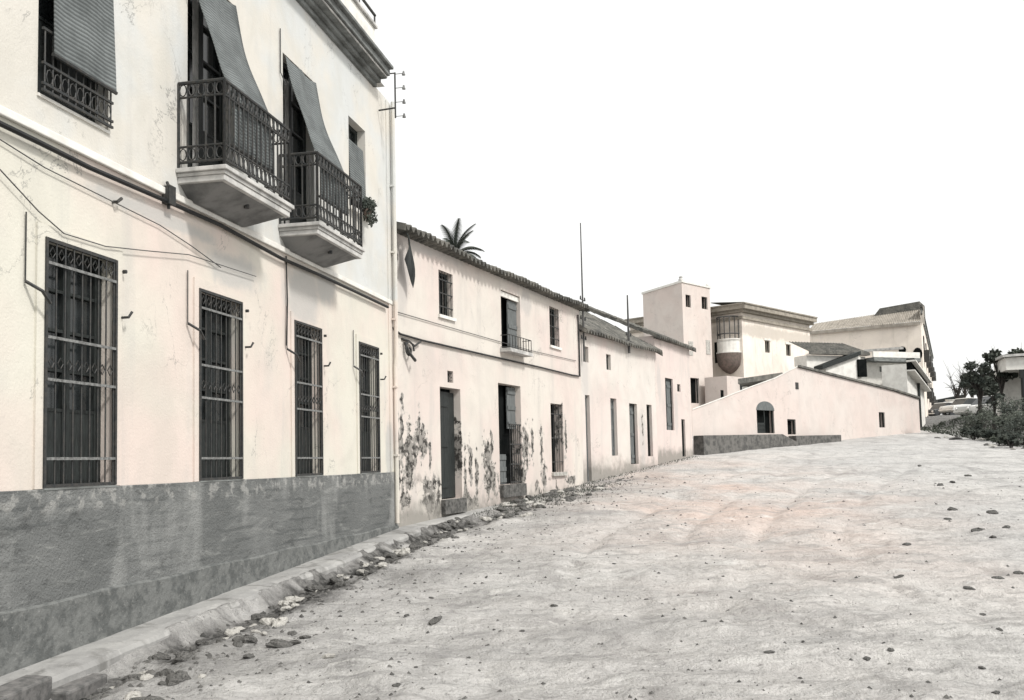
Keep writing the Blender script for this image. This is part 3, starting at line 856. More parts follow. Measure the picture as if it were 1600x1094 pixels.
for k in range(3): vn.box(Vn[0], Vn[1], .03, .05, Vn[2]+(Vn[3]-Vn[2])*(.2+.3*k), Vn[2]+(Vn[3]-Vn[2])*(.25+.3*k))
vn.build('vent', M['iron'], h2)
cable('cable', 'thick black cable running across the peeling house and up its far end', f2,
      [(612,512),(625,522),(660,532),(760,555),(840,573),(893,586),(906,588),(905,545),(903,492)], .024, 'cable', .04)
cable('cable', 'thin grey wire above the thick cable on the peeling house', f2,
      [(622,488),(690,508),(760,528),(830,548),(900,564)], .009, 'thincable', .03)
# torn gutter hanging from the eave corner
s, z = f2.hit(622, 372); x, y = f2.pt(s, .2)
gt = MB(); rows = []
for j in range(9):
    q = j/8
    rows.append([(-.10+.07*k+.10*q*(k-2)*.25+.05*math.sin(q*5+k), -.06*math.sin(q*3)-.04*math.cos(k), .06-q*(.55+.10*k)-.02*k) for k in range(5)])
o = gt.sheet(rows).build('torn_awning', M['wood'], None, solid=.01)
o.location = (x, y, z); o.rotation_euler = (0,0,f2.rotz)
tag(o, 'torn dark cloth hanging under the eave where the peeling house meets the townhouse', 'cloth')
# scrolled iron wall bracket
s, z = f2.hit(640, 545); x, y = f2.pt(s, .02)
sb = MB()
sb.tube([(-.35,0,.16),(-.1,-.02,.14),(.1,-.04,.06),(.35,-.05,.18)], .022, 6)
sb.tube([(.20*math.cos(t*.5)*(1-t*.05)-.16, -.06, .20*math.sin(t*.5)*(1-t*.05)-.05) for t in range(16)], .018, 6)
sb.tube([(-.28,-.02,.10),(-.22,-.10,-.12),(-.10,-.16,-.26),(-.02,-.10,-.22)], .030, 6)
o = sb.build('iron_bracket', M['iron']); o.location = (x,y,z); o.rotation_euler = (0,0,f2.rotz)
tag(o, 'scrolled iron bracket under the cable at the near end of the peeling house', 'bracket')

# roof masts
def mast(px, pt_, pb, f, name, label, out=0.06, arms=3, r=.035):
    s, z0 = f.hit(px, pb, out); z1 = f.hit(px-1, pt_, out)[1]; x, y = f.pt(s, out)
    t = thing(name, label, 'mast', (x, y, z0), f.rotz)
    MB().tube([(0,0,0),(0,0,(z1-z0)*.5),(0,0,z1-z0)], r, 8, r*.5).build('pole', M['thincable'], t)
    for k in range(arms):
        zz = (z1-z0)*(.16+.14*k)
        a = MB().tube([(-.22,0,zz),(.22,0,zz)], .014, 5)
        for sx in (-.2, .2): a.tube([(sx,0,zz),(sx,0,zz+.11)], .028, 6, .018)
        a.build('crossarm', M['iron'], t)
    return t
mast(913, 352, 565, f2, 'wire_mast', 'tall thin wire mast on the wall between the peeling house and the next one', .10)
mast(983, 462, 552, f3, 'wire_mast', 'short wire mast rising through the dark tiled roof of the low house', .12, 2, .05)

# ------------------------------------------------------------------ third and fourth houses
ZE3 = f3.hit(960, 528)[1]
h3 = thing('low_house', 'low white house with a steep dark tiled roof and narrow doorways beyond the peeling house', 'house', (f3.o.x, f3.o.y, 0), f3.rotz)
ops = [rc(f3, 914, 617, 921, 757), rc(f3, 953.5, 622, 963, 712), rc(f3, 983, 630, 995, 712), rc(f3, 1010, 632, 1018, 713), rc(f3, 947, 553, 954, 578), rc(f3, 913, 541, 919, 566)]
gz = lambda s: float(Bz(f3.pt(s)[1]))
ops[0][2] = gz(ops[0][0])+.0; ops[2][2] = gz(ops[2][0])+.25
m_h3 = plaster('white_limewash', (.582,.549,.508), (.574,.500,.467), (.45,.43,.41), .4, foot=(1.75, .6), stain_shade=[(.3,4.2,.4,1.2),(5.2,2.4,.4,1.4)],
   peel=[(f3.hit(1003,640)[0],f3.hit(1003,670)[1],.10,.5),(f3.hit(990,705)[0],f3.hit(990,705)[1],.2,.35)])
house_wall(.004, T3a, -1, ZE3, ops, 7.5, .22).build('wall', m_h3, h3)
tile_roof(-.05, T3a+.1, ZE3, 30, 3.75, .28, .22, .055, 'tile', h3)
for i, o in enumerate(ops):
    k = 'door' if i in (0, 1, 2, 3) else 'window'
    fr = MB(); fr.box(o[0], o[0]+.06, .10, .17, o[2], o[3]); fr.box(o[1]-.06, o[1], .10, .17, o[2], o[3]); fr.box(o[0]+.06, o[1]-.06, .10, .17, o[3]-.07, o[3])
    p = fr.build(k, M['greywood' if i in (0,1) else 'wood'], h3)
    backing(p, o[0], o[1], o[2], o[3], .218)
    if i in (0, 1): plank_door(p, o[0]+.06, o[1]-.06, o[2]+.02, o[3]-.07, .13, 'greywood')
    if i == 2: plank_door(p, o[0]+(o[1]-o[0])*.5, o[1]-.06, o[2]+.02, o[3]-.07, .13, 'greywood')
    if i == 4: MB().box(o[0]+.06, o[1]-.06, .12, .14, o[2], o[3]-.3).build('shutter', M['greywood'], p)
f4o = T3a
h4 = thing('end_house', 'small white house with a stepped-up tiled roof at the far end of the row', 'house', (*f3.pt(T3a), 0), f3.rotz)
W4 = T3-T3a; ZE4 = f3.hit(1052, 534)[1]
def sh(o): return [o[0]-T3a, o[1]-T3a, o[2], o[3]]
ops4 = [sh(rc(f3, 1039, 590, 1051, 672)), sh(rc(f3, 1058, 600, 1063, 612)), sh(rc(f3, 1064.5, 655, 1070, 700))]
ops4[2][2] = float(Bz(f3.pt(T3)[1]))
m_h4 = plaster('pink_limewash', (.574,.508,.471), (.566,.484,.455), (.45,.42,.40), .6, foot=(2.2,.5), stain_shade=[(.4,4.4,.3,1.0),(2.3,3.4,.3,1.2)])
house_wall(.004, W4, -1, ZE4, ops4, 7.0, .2).build('wall', m_h4, h4)
tile_roof(-.1, W4+.12, ZE4, 25, 3.5, .25, .22, .055, 'tile', h4)
for i, o in enumerate(ops4):
    fr = MB(); fr.box(o[0], o[0]+.06, .06, .13, o[2], o[3]); fr.box(o[1]-.06, o[1], .06, .13, o[2], o[3]); fr.box(o[0]+.06, o[1]-.06, .06, .13, o[3]-.07, o[3])
    p = fr.build('window' if i < 2 else 'door', M['wood'], h4)
    backing(p, o[0], o[1], o[2], o[3], .198)
    if i == 0: plank_door(p, o[0]+(o[1]-o[0])*.45, o[1]-.06, o[2], o[3]-.07, .10)

# ------------------------------------------------------------------ walled, gabled building facing us
A = at(1084, 716, 39.5); B = at(1440, 712, 55.5)
f5 = Facade((A.x, A.y), math.atan2(B.x-A.x, B.y-A.y))
L5 = math.hypot(B.x-A.x, B.y-A.y)
h5 = thing('gabled_barn', 'long low white building with a wide gable, an arched door and a dark dado', 'building', (A.x, A.y, 0), f5.rotz)
prof = [(0, f5.hit(1084, 641)[1]), f5.hit(1131, 622), f5.hit(1169, 607), f5.hit(1210, 592), f5.hit(1245, 574), f5.hit(1395, 611), (L5, f5.hit(1440, 624)[1])]
zr5 = min(p[1] for p in prof)-.02
DA = rc(f5, 1182, 640, 1209, 677); WA = rc(f5, 1230, 655, 1243, 679); WB = rc(f5, 1373, 644, 1382, 668)
m_h5 = plaster('rose_limewash', (.562,.488,.452), (.562,.511,.476), (.50,.46,.43), .6, foot=None, stain_shade=[(17,2.0,3,.5),(L5-2,2.2,1.6,.5)])
xq = DA[0]-.4
px_ = [p[0] for p in prof]; pz_ = [p[1] for p in prof]
zq = float(np.interp(xq, px_, pz_))
zr5 = min([zq]+[p[1] for p in prof if p[0] > xq])-.02
w = MB(); grid_wall(w, xq, L5, -1, zr5, [DA, WA, WB], .25)
w.poly([(xq,0,zr5),(L5,0,zr5)]+[(p[0],0,p[1]) for p in reversed(prof) if p[0] > xq]+[(xq,0,zq)])
w.poly([(0,0,-1),(xq,0,-1),(xq,0,zq)]+[(p[0],0,p[1]) for p in reversed(prof) if p[0] < xq])
OX, OY = 6.0, 3.6
w.poly([(0,0,-1),(0,0,prof[0][1]),(OX,OY,prof[0][1]),(OX,OY,-1)]); w.poly([(L5,0,-1),(L5+OX,OY,-1),(L5+OX,OY,prof[-1][1]),(L5,0,prof[-1][1])])
w.poly([(OX,OY,-1)]+[(p[0]+OX,OY,p[1]) for p in prof]+[(L5+OX,OY,-1)])
w.build('wall', m_h5, h5)
r = MB()
for i in range(4, 6):
    (xa, za), (xb, zb_) = prof[i], prof[i+1]
    r.prism([(xa,-.10,za+.01),(xb,-.10,zb_+.01),(xb,-.10,zb_+.13),(xa,-.10,za+.13)], (OX, OY, 0))
r.build('roof', M['tile'], h5, bevel=.02)
r = MB()
for i in range(0, 4):
    (xa, za), (xb, zb_) = prof[i], prof[i+1]
    r.prism([(xa,-.03,za+.01),(xb,-.03,zb_+.01),(xb,-.03,zb_+.06),(xa,-.03,za+.06)], (OX, OY, 0))
r.build('verge', M['white'], h5)
# arched door: fanlight above the leaves
xm = (DA[0]+DA[1])/2; rw = (DA[1]-DA[0])/2
ar = MB()
N = 12
pts = [(xm+rw*1.05*math.cos(math.pi*k/N), -.012, DA[3]-.02+rw*.55*math.sin(math.pi*k/N)) for k in range(N+1)]
ar.prism(pts, (0,.02,0)); fan = ar.build('fanlight', M['greywood'], h5)
d5 = MB().box(DA[0], DA[0]+.07, .05, .12, DA[2], DA[3]).box(DA[1]-.07, DA[1], .05, .12, DA[2], DA[3]).box(xm-.03, xm+.03, .06, .10, DA[2], DA[3]).build('door', M['wood'], h5)
backing(d5, DA[0], DA[1], DA[2], DA[3], .245)
plank_door(d5, DA[0]+.07, xm-.03, DA[2], DA[2]+(DA[3]-DA[2])*.45, .08, 'wood')
for o in (WA, WB):
    p = MB().box(o[0], o[0]+.06, .05, .12, o[2], o[3]).box(o[1]-.06, o[1], .05, .12, o[2], o[3]).box(o[0]+.06, o[1]-.06, .05, .12, o[3]-.06, o[3]).build('window', M['wood'], h5)
    backing(p, o[0], o[1], o[2], o[3], .245)
s, z = f5.hit(1245, 603)
MB().box(s-.14, s+.14, -.02, .02, z-.16, z+.16).build('vent', M['iron'], h5)
# dado with ramp
s1_, z1_ = f5.hit(1084, 681); s2_, z2_ = f5.hit(1208, 679)
s3_ = f5.hit(1232, 690)[0]; s4_, z4_ = f5.hit(1302, 680)
dk = MB()
dk.prism([(.02,-.5,-1),(s2_,-.5,-1),(s2_,-.5,z2_),(.02,-.5,z1_)], (0,.494,0))
dk.prism([(s2_+.001,-.5,-1),(s3_-.001,-.5,-1),(s3_-.001,-.5,f5.hit(1232,692)[1]),(s2_+.001,-.5,z2_)], (0,.494,0))
dk.prism([(s3_,-.42,-1),(s4_,-.42,-1),(s4_,-.42,z4_),(s3_,-.42,z4_-.05)], (0,.414,0))
dk.build('dado', simple('dark_stone_dado', (.15,.145,.137), (.07,.07,.068), 5, .95, .1, .5), h5, bevel=.02)

# dark lean-to roof behind its left slope
lt = thing('lean_to', 'dark lean-to roof on white posts rising behind the left slope of the gable', 'shed', (0,0,0))
a_ = at(1156, 607, 49); b_ = at(1222, 586, 52); 
MB().prism([tuple(at(1153,592,48)), tuple(at(1222,582,51)), tuple(at(1222,590,51)), tuple(at(1153,600,48))], (1.2,3,0)).build('roof', M['tile'], lt)
for px in (1164, 1190):
    p = at(px, 606, 49.5); MB().box(p.x-.12, p.x+.12, p.y-.1, p.y+.1, 1, p.z+.05).build('post', M['white'], lt)
MB().prism([tuple(at(1156,598,52)), tuple(at(1222,588,53)), tuple(at(1222,640,53)), tuple(at(1160,640,52))], (0,.1,0)).build('back_wall', M['wood'], lt)

# ------------------------------------------------------------------ tower and big building
th6 = R(43)
c6 = at(1065, 440, 60)
f6 = Facade((c6.x, c6.y), th6)
w6 = f6.hit(1113, 560)[0]
tw = thing('square_tower', 'plain pale square tower with two small top windows, tallest thing left of the big hall', 'tower', (c6.x, c6.y, 0), f6.rotz)
Zt = c6.z-.05
opsT = [rc(f6,1071,460,1079,480), rc(f6,1096,463,1105,483), rc(f6,1076.5,590,1092,630), rc(f6,1106,596,1112,618)]
m_t = plaster('tower_render', (.574,.500,.459), (.590,.537,.496), (.50,.45,.42), .65)
DT = 3.0
w = MB(); grid_wall(w, 0, w6, 1, Zt, opsT, .3)
w.poly([(0,0,1),(0,0,Zt),(0,DT,Zt-.35),(0,DT,1)]); w.poly([(w6,0,1),(w6,DT,1),(w6,DT,Zt-.35),(w6,0,Zt)]); w.poly([(0,DT,1),(0,DT,Zt-.35),(w6,DT,Zt-.35),(w6,DT,1)])
w.build('wall', m_t, tw)
MB().prism([(-.06,-.06,Zt),(w6+.06,-.06,Zt),(w6+.06,DT+.06,Zt-.36),(-.06,DT+.06,Zt-.36)], (0,0,.13)).build('coping', M['white'], tw)
MB().lathe((.15,.15,Zt+.12), [(.16,0),(.16,.1),(.10,.16),(.13,.26),(0,.36)], 10).build('finial', M['slab'], tw)
MB().lathe((w6-.1,.15,Zt+.12), [(.12,0),(.12,.1),(.07,.14),(.0,.24)], 10).build('finial', M['slab'], tw)
for o in opsT:
    p = MB().box(o[0], o[0]+.05, .10, .16, o[2], o[3]).box(o[1]-.05, o[1], .10, .16, o[2], o[3]).box(o[0]+.05, o[1]-.05, .10, .16, o[3]-.06, o[3]).build('window', M['wood'], tw)
    backing(p, o[0], o[1], o[2], o[3], .28)
for (px, py) in ((1079,537),(1079,552),(1106,535)):
    s, z = f6.hit(px, py); MB().box(s-.25, s+.25, -.025, .02, z-.14 if py != 535 else z-.8, z+.14).build('blocked_window', M['palestone'], tw)

c7 = at(1158, 476, 62.5)
f7 = Facade((c7.x, c7.y), th6)
w7 = f7.hit(1267, 560)[0]; Z7 = c7.z
bh = thing('mansion', 'large pale mansion with a heavy grey cornice and a round corner balcony beside the tower', 'building', (c7.x, c7.y, 0), f7.rotz)
opsB = [rc(f7,1195,532,1202.5,551), rc(f7,1228,538,1235,556)]
m_b = plaster('mansion_render', (.74,.675,.60), (.78,.715,.65), (.45,.41,.36), .45, stain_shade=[(3,Z7-1.6,6,.6),(8,Z7-1.6,6,.6)])
w = MB(); grid_wall(w, 0, w7, 1, Z7-.5, opsB, .3)
DB = 9
w.poly([(0,0,1),(0,0,Z7-.5),(0,DB,Z7-.5),(0,DB,1)]); w.poly([(w7,0,1),(w7,DB,1),(w7,DB,Z7-.5),(w7,0,Z7-.5)])
w.build('wall', m_b, bh)
cn = MB()
cn.box(-.15, w7+.1, -.15, DB, Z7-.95, Z7-.75); cn.box(-.30, w7+.1, -.30, DB, Z7-.52, Z7-.34); cn.box(-.55, w7+.1, -.55, DB, Z7-.34, Z7-.05); cn.box(-.62, w7+.1, -.62, DB, Z7-.05, Z7+.03)
cn.build('cornice', simple('sandy_cornice', (.33,.30,.255), (.22,.20,.17), 4, .9, .2, .3), bh)
MB().prism([(-.45,-.45,Z7+.03),(w7,-.45,Z7+.03),(w7,2,Z7+.30),(-.45,2,Z7+.30)], (0,0,.05)).build('roof', M['tile'], bh)
for o in opsB:
    p = MB().box(o[0], o[0]+.05, .10, .16, o[2], o[3]).box(o[1]-.05, o[1], .10, .16, o[2], o[3]).build('window', M['wood'], bh)
    backing(p, o[0], o[1], o[2], o[3], .28)
    MB().box(o[0]-.15, o[1]+.15, -.05, .0, o[3]+.02, o[3]+.14).build('lintel', M['white'], bh)
# round oriel with bowl at the near corner (left face)
ctr = (-.10, .95)
zb0 = at(1140, 586, 63.2).z; zb1 = at(1140, 562, 63.2).z; zb2 = at(1140, 553, 63.2).z
orr = MB().lathe((ctr[0],ctr[1],0), [(.05,zb0+.05),(.26,zb0+.14),(.52,zb0+.34),(.74,zb0+.62),(.82,zb1),(.85,zb2)], 20).build('round_balcony', simple('brown_bowl', (.16,.125,.11), (.10,.085,.075), 6), bh, smooth=True)
MB().lathe((ctr[0],ctr[1],0), [(.85,zb2),(.85,zb2+.08),(.78,zb2+.08),(.78,zb2+.85),(.82,zb2+.85),(.82,zb2+.93),(.0,zb2+.94)], 20).build('parapet', M['white'], orr)
zl = at(1140, 535, 63.2).z; zt_ = at(1140, 497, 63.2).z
gl = MB()
for k in range(9):
    an = math.pi*.45+math.pi*1.2*k/8
    gl.tube([(ctr[0]+.74*math.cos(an), ctr[1]+.74*math.sin(an), zb2+.9), (ctr[0]+.74*math.cos(an), ctr[1]+.74*math.sin(an), zt_)], .035, 6)
for zz in (zl, zl+.5, zt_): gl.tube([(ctr[0]+.74*math.cos(t*math.pi/10), ctr[1]+.74*math.sin(t*math.pi/10), zz) for t in range(21)], .045, 5)
gl.build('lattice', M['thincable'], orr)
for z_, a_ in ((zl-.75, math.pi*1.0), (zl-.75, math.pi*1.45)):
    cx, cy = ctr[0]+.0, ctr[1]
for (px, py0, py1, wd) in ((1123,528,545,.42),(1148,533,545,.42)):
    q = at(px, py0, 62.6)
MB().box(-.012-.02, -.012, .55, 1.0, zl-1.1, zl-.1).box(-.03, -.012, 1.6, 2.1, zl-1.3, zl+.1).build('window', M['void'], bh)
s, z = f6.hit(1128, 616)
p = thing('outbuilding', 'plain pale wall with a small square window between tower and gable', 'building', (c7.x, c7.y, 0), f7.rotz)
MB().box(-3.2, -.7, -.6, 1.0, 1, at(1130, 592, 62).z).build('wall', m_t, p)
q = f7.hit(1128, 616, .6)
MB().box(q[0]-.16, q[0]+.16, -.63, -.601, q[1]-.22, q[1]+.25).build('window', M['void'], p)

# ------------------------------------------------------------------ great hall on the right, receding along the street
cR = at(1437, 474, 76); cL = at(1262, 501, 80.5)
f8 = Facade((cL.x, cL.y), math.atan2(cR.x-cL.x, cR.y-cL.y))
L8 = math.hypot(cR.x-cL.x, cR.y-cL.y)
hall = thing('great_hall', 'huge pale hall with a sloping roof and dark raised roof behind the gabled building', 'building', (cL.x, cL.y, 0), f8.rotz)
m_hall = plaster('hall_render', (.78,.71,.63), (.76,.69,.62), (.47,.43,.37), .45)
ztop = lambda px, py: f8.hit(px, py)[1]
e0, e1 = ztop(1262, 519), ztop(1437, 503)
w = MB()
zA = e0; zB = e1
w.poly([(0,0,1),(L8,0,1),(L8,0,zB),(0,0,zA)])
thS = vp_angle(1499); du = Vector((math.sin(thS), math.cos(thS))); 
def loc8(x, y):
    d = Vector((x, y))-f8.o; return d.dot(f8.u), -d.dot(f8.n)
LS = 34.0
ex, ey = loc8(cR.x+du.x*LS, cR.y+du.y*LS)
bx_, by_ = loc8(cL.x+du.x*LS*.8, cL.y+du.y*LS*.8)
zR = cR.z-.3
w.poly([(L8,0,1),(ex,ey,1),(ex,ey,zR-1.2),(L8,0,zR)])
w.poly([(0,0,1),(0,0,zA),(bx_,by_,zA),(bx_,by_,1)])
w.build('wall', m_hall, hall)
# front roof slope: from the front eave up to the ridge line
sx = f8.hit(1366, 480)[0]
rf = MB()
nx = 60
def roofpt(q, k):
    x = L8*q; ze = zA+(zB-zA)*q
    zr_ = ztop(1262, 501)+(cR.z-ztop(1262,501))*q
    return (x, -.3+2.6*k, ze+(zr_-ze)*k)
rf.sheet([[(lambda p: (p[0], p[1], p[2]+.05*math.sin(q*400)))(roofpt(q, k)) for q in np.linspace(0,1,160)] for k in (0, .5, 1)])
rf.sheet([[(p[0], p[1], p[2]-.25) for p in [roofpt(q, 0) for q in np.linspace(0,1,30)]], [roofpt(q, 0) for q in np.linspace(0,1,30)]])
rf.poly([roofpt(1, 0), roofpt(1, 1), (L8, 2.3, zB), (L8,-.3,zB)])
rf.build('roof', M['palertile'], hall)
zz = f8.hit(1366, 490)[1]
bz0 = f8.hit(1400, 489)[1]; bz1 = f8.hit(1400, 470)[1]
bv = MB(); bv.prism([(sx-.9,1.9,bz0-.42),(L8-.25,1.9,bz0+.05),(L8-.25,1.9,bz1+.05),(sx+.1,1.9,bz1-.22)], (0,3,0))
bv.build('raised_roof', M['tile'], hall)
# side cornice in lumps, shutters and balconies on the street side
sc = MB()
ux, uy = (ex-L8)/LS, ey/LS; nx_, ny_ = uy, -ux
for k in range(int(LS/1.1)):
    t = .4+k*1.1; x, y = L8+ux*t, uy*t; z_ = zR-1.2*t/LS
    sc.prism([(x,y,z_-.45),(x+ux*.7,y+uy*.7,z_-.45),(x+ux*.7,y+uy*.7,z_+.0),(x,y,z_+.0)], (nx_*.14, ny_*.14, 0))
sc.build('side_cornice', M['cornice'], hall)
sc2 = MB().prism([(L8,0,zR+.02),(L8+ux*LS,uy*LS,zR-1.18),(L8+ux*LS,uy*LS,zR-1.0),(L8,0,zR+.2)], (nx_*.2, ny_*.2, 0)); sc2.build('side_eave', M['tile'], hall)
for t, zf in ((4, .62), (10, .62), (16, .62), (22, .62), (28,.62), (7,.33), (14,.33), (21,.33), (28,.33)):
    x, y = L8+ux*t+nx_*.02, uy*t+ny_*.02; z_ = 3+(zR-3)*zf
    wn = MB().prism([(x,y,z_),(x+ux*1.1,y+uy*1.1,z_),(x+ux*1.1,y+uy*1.1,z_+2.0),(x,y,z_+2.0)], (nx_*.06, ny_*.06, 0)).build('window', M['wood'], hall)
    MB().prism([(x-ux*.4,y-uy*.4,z_-.12),(x+ux*1.5,y+uy*1.5,z_-.12),(x+ux*1.5,y+uy*1.5,z_+.75),(x-ux*.4,y-uy*.4,z_+.75)], (nx_*.4, ny_*.4, 0)).build('balcony', M['iron'], wn)
for (px, py, rw_, rh) in ((1410,547,.28,.3),(1434,553,.35,.5)):
    s, z = f8.hit(px, py)
    MB().prism([(s+rw_*math.cos(a*math.pi/6), -.05, z+rh*math.sin(a*math.pi/6)) for a in range(12)], (0,.06,0)).build('vent', M['void'], hall)
s, z = f8.hit(1395, 545)
MB().box(f8.hit(1350,545)[0], f8.hit(1412,545)[0], -.06, .0, z-.1, z+.1).build('ledge', M['slab'], hall)

# ------------------------------------------------------------------ terrace house between gable and hall
f9 = Facade(tuple(at(1262, 600, 60).xy), R(68))
th_ = thing('terrace_house', 'white terrace house with a dark tiled shed roof and open terrace above the gabled building', 'house', (f9.o.x, f9.o.y, 0), f9.rotz)
H = lambda px, py, o=0: f9.hit(px, py, o)
x0_, z0_ = H(1263, 560); x1_, z1_ = H(1352, 560); x2_, z2_ = H(1417, 565)
MB().box(0, x1_, .0, 1.2, 1, H(1300, 556)[1]).build('wall', M['white'], th_)
ze_ = H(1300, 551)[1]; zr_ = H(1300, 531)[1]
r_ = MB(); 
n_ = 90
r_.sheet([[(-.1+(x1_+.2)*i/n_+(.25 if k == 1 else 0)*(1 if i < n_/2 else -1)*abs(i/n_-.5)*2, -.35+2.2*k, ze_+(zr_-ze_)*k*1.05+.05*math.sin(i*1.3)) for i in range(n_+1)] for k in (0, 1)])
r_.sheet([[(-.1+(x1_+.2)*i/n_, -.35, ze_-.16) for i in range(n_+1)], [(-.1+(x1_+.2)*i/n_, -.35, ze_+.05*math.sin(i*1.3)) for i in range(n_+1)]])
r_.sheet([[(-.1+(x1_+.2)*i/n_, -.35, ze_-.16) for i in range(n_+1)], [(-.1+(x1_+.2)*i/n_, .05, ze_-.16) for i in range(n_+1)]])
r_.build('roof', M['tile'], th_)
# small porch gable with dark rake in front
pg = MB(); a_ = H(1290, 574, .6); b_ = H(1340, 556, .6); c_ = H(1346, 592, .6)
pg.prism([(a_[0],-.6,a_[1]),(b_[0],-.6,b_[1]),(c_[0],-.6,b_[1]-.1),(c_[0],-.6,c_[1]),(a_[0],-.6,c_[1]-.3)], (0,.58,0)); pg.build('porch', M['white'], th_)
pr_ = MB(); pr_.prism([(a_[0]-.4,-.8,a_[1]-.15),(b_[0]+.1,-.8,b_[1]+.02),(b_[0]+.1,-.8,b_[1]+.28),(a_[0]-.4,-.8,a_[1]+.10)], (0,.9,0)); pr_.build('porch_roof', M['wood'], th_)
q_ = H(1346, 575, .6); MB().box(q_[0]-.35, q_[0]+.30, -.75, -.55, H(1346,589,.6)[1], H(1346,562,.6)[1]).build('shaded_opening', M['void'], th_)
# terrace
MB().box(x1_+.01, x2_, .0, 5, 1, H(1380,566)[1]).build('terrace_wall', M['white'], th_)
MB().box(x1_-.1, x2_+.3, -.9, .3, H(1380,567)[1], H(1380,561)[1]).build('terrace_slab', M['cornice'], th_)
MB().box(x1_-.1, x2_+.3, -.85, -.75, H(1380,561)[1]+.002, H(1380,552)[1]).build('terrace_parapet', M['white'], th_)
a_ = H(1380, 573); MB().box(a_[0]-.3, a_[0]+1.2, -.04, .0, a_[1]-.35, a_[1]).build('window', M['cornice'], th_)
MB().box(x2_+.05, x2_+.17, -.85, -.73, 1, H(1380,567)[1]-.002).build('post', M['wood'], th_)
# side wing with slanting striped eave, falling towards the street
a_ = at(1416, 566, 58); b_ = at(1443, 600, 66)
sw = MB(); sw.prism([(a_.x,a_.y,1),(b_.x,b_.y,1),(b_.x,b_.y,b_.z-.1),(a_.x,a_.y,a_.z-.1)], (-1.2,.8,0))
o = sw.build('side_wing', M['white'], th_); o.matrix_parent_inverse = (Matrix.Translation((f9.o.x,f9.o.y,0)) @ Matrix.Rotation(f9.rotz,4,'Z')).inverted()
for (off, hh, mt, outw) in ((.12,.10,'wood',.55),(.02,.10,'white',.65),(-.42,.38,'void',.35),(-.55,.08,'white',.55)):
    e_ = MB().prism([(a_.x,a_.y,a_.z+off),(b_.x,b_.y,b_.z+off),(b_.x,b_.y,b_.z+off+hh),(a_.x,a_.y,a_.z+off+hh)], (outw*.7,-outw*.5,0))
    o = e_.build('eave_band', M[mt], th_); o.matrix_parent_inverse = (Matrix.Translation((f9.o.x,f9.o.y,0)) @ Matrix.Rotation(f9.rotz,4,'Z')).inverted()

# ------------------------------------------------------------------ trees and plants
def leafmesh_tree(name, label, base, h, crown, nclump, leaf, mat, trunk_r=.12, dens=120, group=None, bare=False, cat='tree', seed=1, lean=0):
    rr = random.Random(seed)
    t = thing(name, label, cat, tuple(base), rr.uniform(0, 6), group)
    tr = MB()
    top = Vector((lean*h, 0, h*.62))
    tr.tube([(0,0,-.3),(lean*h*.3+.05,.03,h*.25),tuple(top)], trunk_r, 8, trunk_r*.55)
    cl = MB()
    for k in range(nclump):
        an = rr.uniform(0, 6.28); el = rr.uniform(-.35, 1.0)
        e = Vector((math.cos(an)*math.cos(el)*crown, math.sin(an)*math.cos(el)*crown, math.sin(el)*h*.45))*rr.uniform(.5, 1)
        tip = top + e; mid = top + e*.5 + Vector((rr.uniform(-.1,.1), rr.uniform(-.1,.1), rr.uniform(0,.2)))*crown
        st = Vector((lean*h*.6, 0, h*rr.uniform(.3,.55)))
        tr.tube([tuple(st), tuple(mid), tuple(tip)], trunk_r*.38, 5, trunk_r*.08)
        for _ in range(3 if bare else 2):
            v = tip + Vector((rr.gauss(0,.3), rr.gauss(0,.3), abs(rr.gauss(0,.35))))*crown
            tr.tube([tuple(mid), tuple((mid+v)/2+Vector((0,0,.1))), tuple(v)], trunk_r*.16, 4, trunk_r*.04)
        if not bare: leafball(cl, tip, crown*rr.uniform(.24,.42), dens, leaf, .75, rr)
    tr.build('trunk', M['bark'], t)
    if not bare: cl.build('crown', M[mat], t)
    return t
def palm(px, py, Y):
    c = at(px, py, Y); gz_ = float(Bz(Y)); h = c.z-gz_
    t = thing('palm_tree', 'palm crown showing above the roof of the peeling house', 'tree', (c.x, c.y, gz_))
    tk = MB()
    tk.tube([(0,0,-.3),(.1,0,h*.3),(0,0,h*.7),(0,0,h-.1)], .30, 10, .22)
    for k in range(20): tk.tube([(0,0,h-.2-k*.25),(0,0,h-.32-k*.25)], .29, 10, .26)
    tk.build('trunk', M['bark'], t)
    rr = random.Random(4); fm = MB()
    for k in range(24):
        an = k*2.399+rr.uniform(-.35,.35); el = R(88 - (k/24)*90 + rr.uniform(-14,14)); L = rr.uniform(1.6,2.7)*Y/60
        d = Vector((math.cos(an), math.sin(an), 0)); pts = []
        n = 14
        p = Vector((0,0,h)); e = el
        for j in range(n+1):
            pts.append(p.copy()); p = p + (d*math.cos(e)+Vector((0,0,1))*math.sin(e))*(L/n); e -= R(2.2+7.5*(j/n)*math.cos(el)+1.2)
        fm.tube(pts, .03, 4, .008)
        side = d.cross(Vector((0,0,1)))
        for j in range(1, n+1):
            for q in (0, .5):
                a = pts[j-1]*(1-q)+pts[j]*q
                f_ = (j-1+q)/n; ll = .50*math.sin(math.pi*(.12+.85*f_))**.7
                tng = (pts[j]-pts[j-1]).normalized(); up = side.cross(tng)
                for sgn in (-1, 1):
                    tip = a + side*sgn*ll*.75 + tng*ll*.55 - up*ll*.30*sgn*0 - Vector((0,0,ll*.25))
                    fm.poly([a-tng*.045, tip, a+tng*.045])
    fm.build('fronds', M['leafdark'], t)
palm(711, 399, 52)

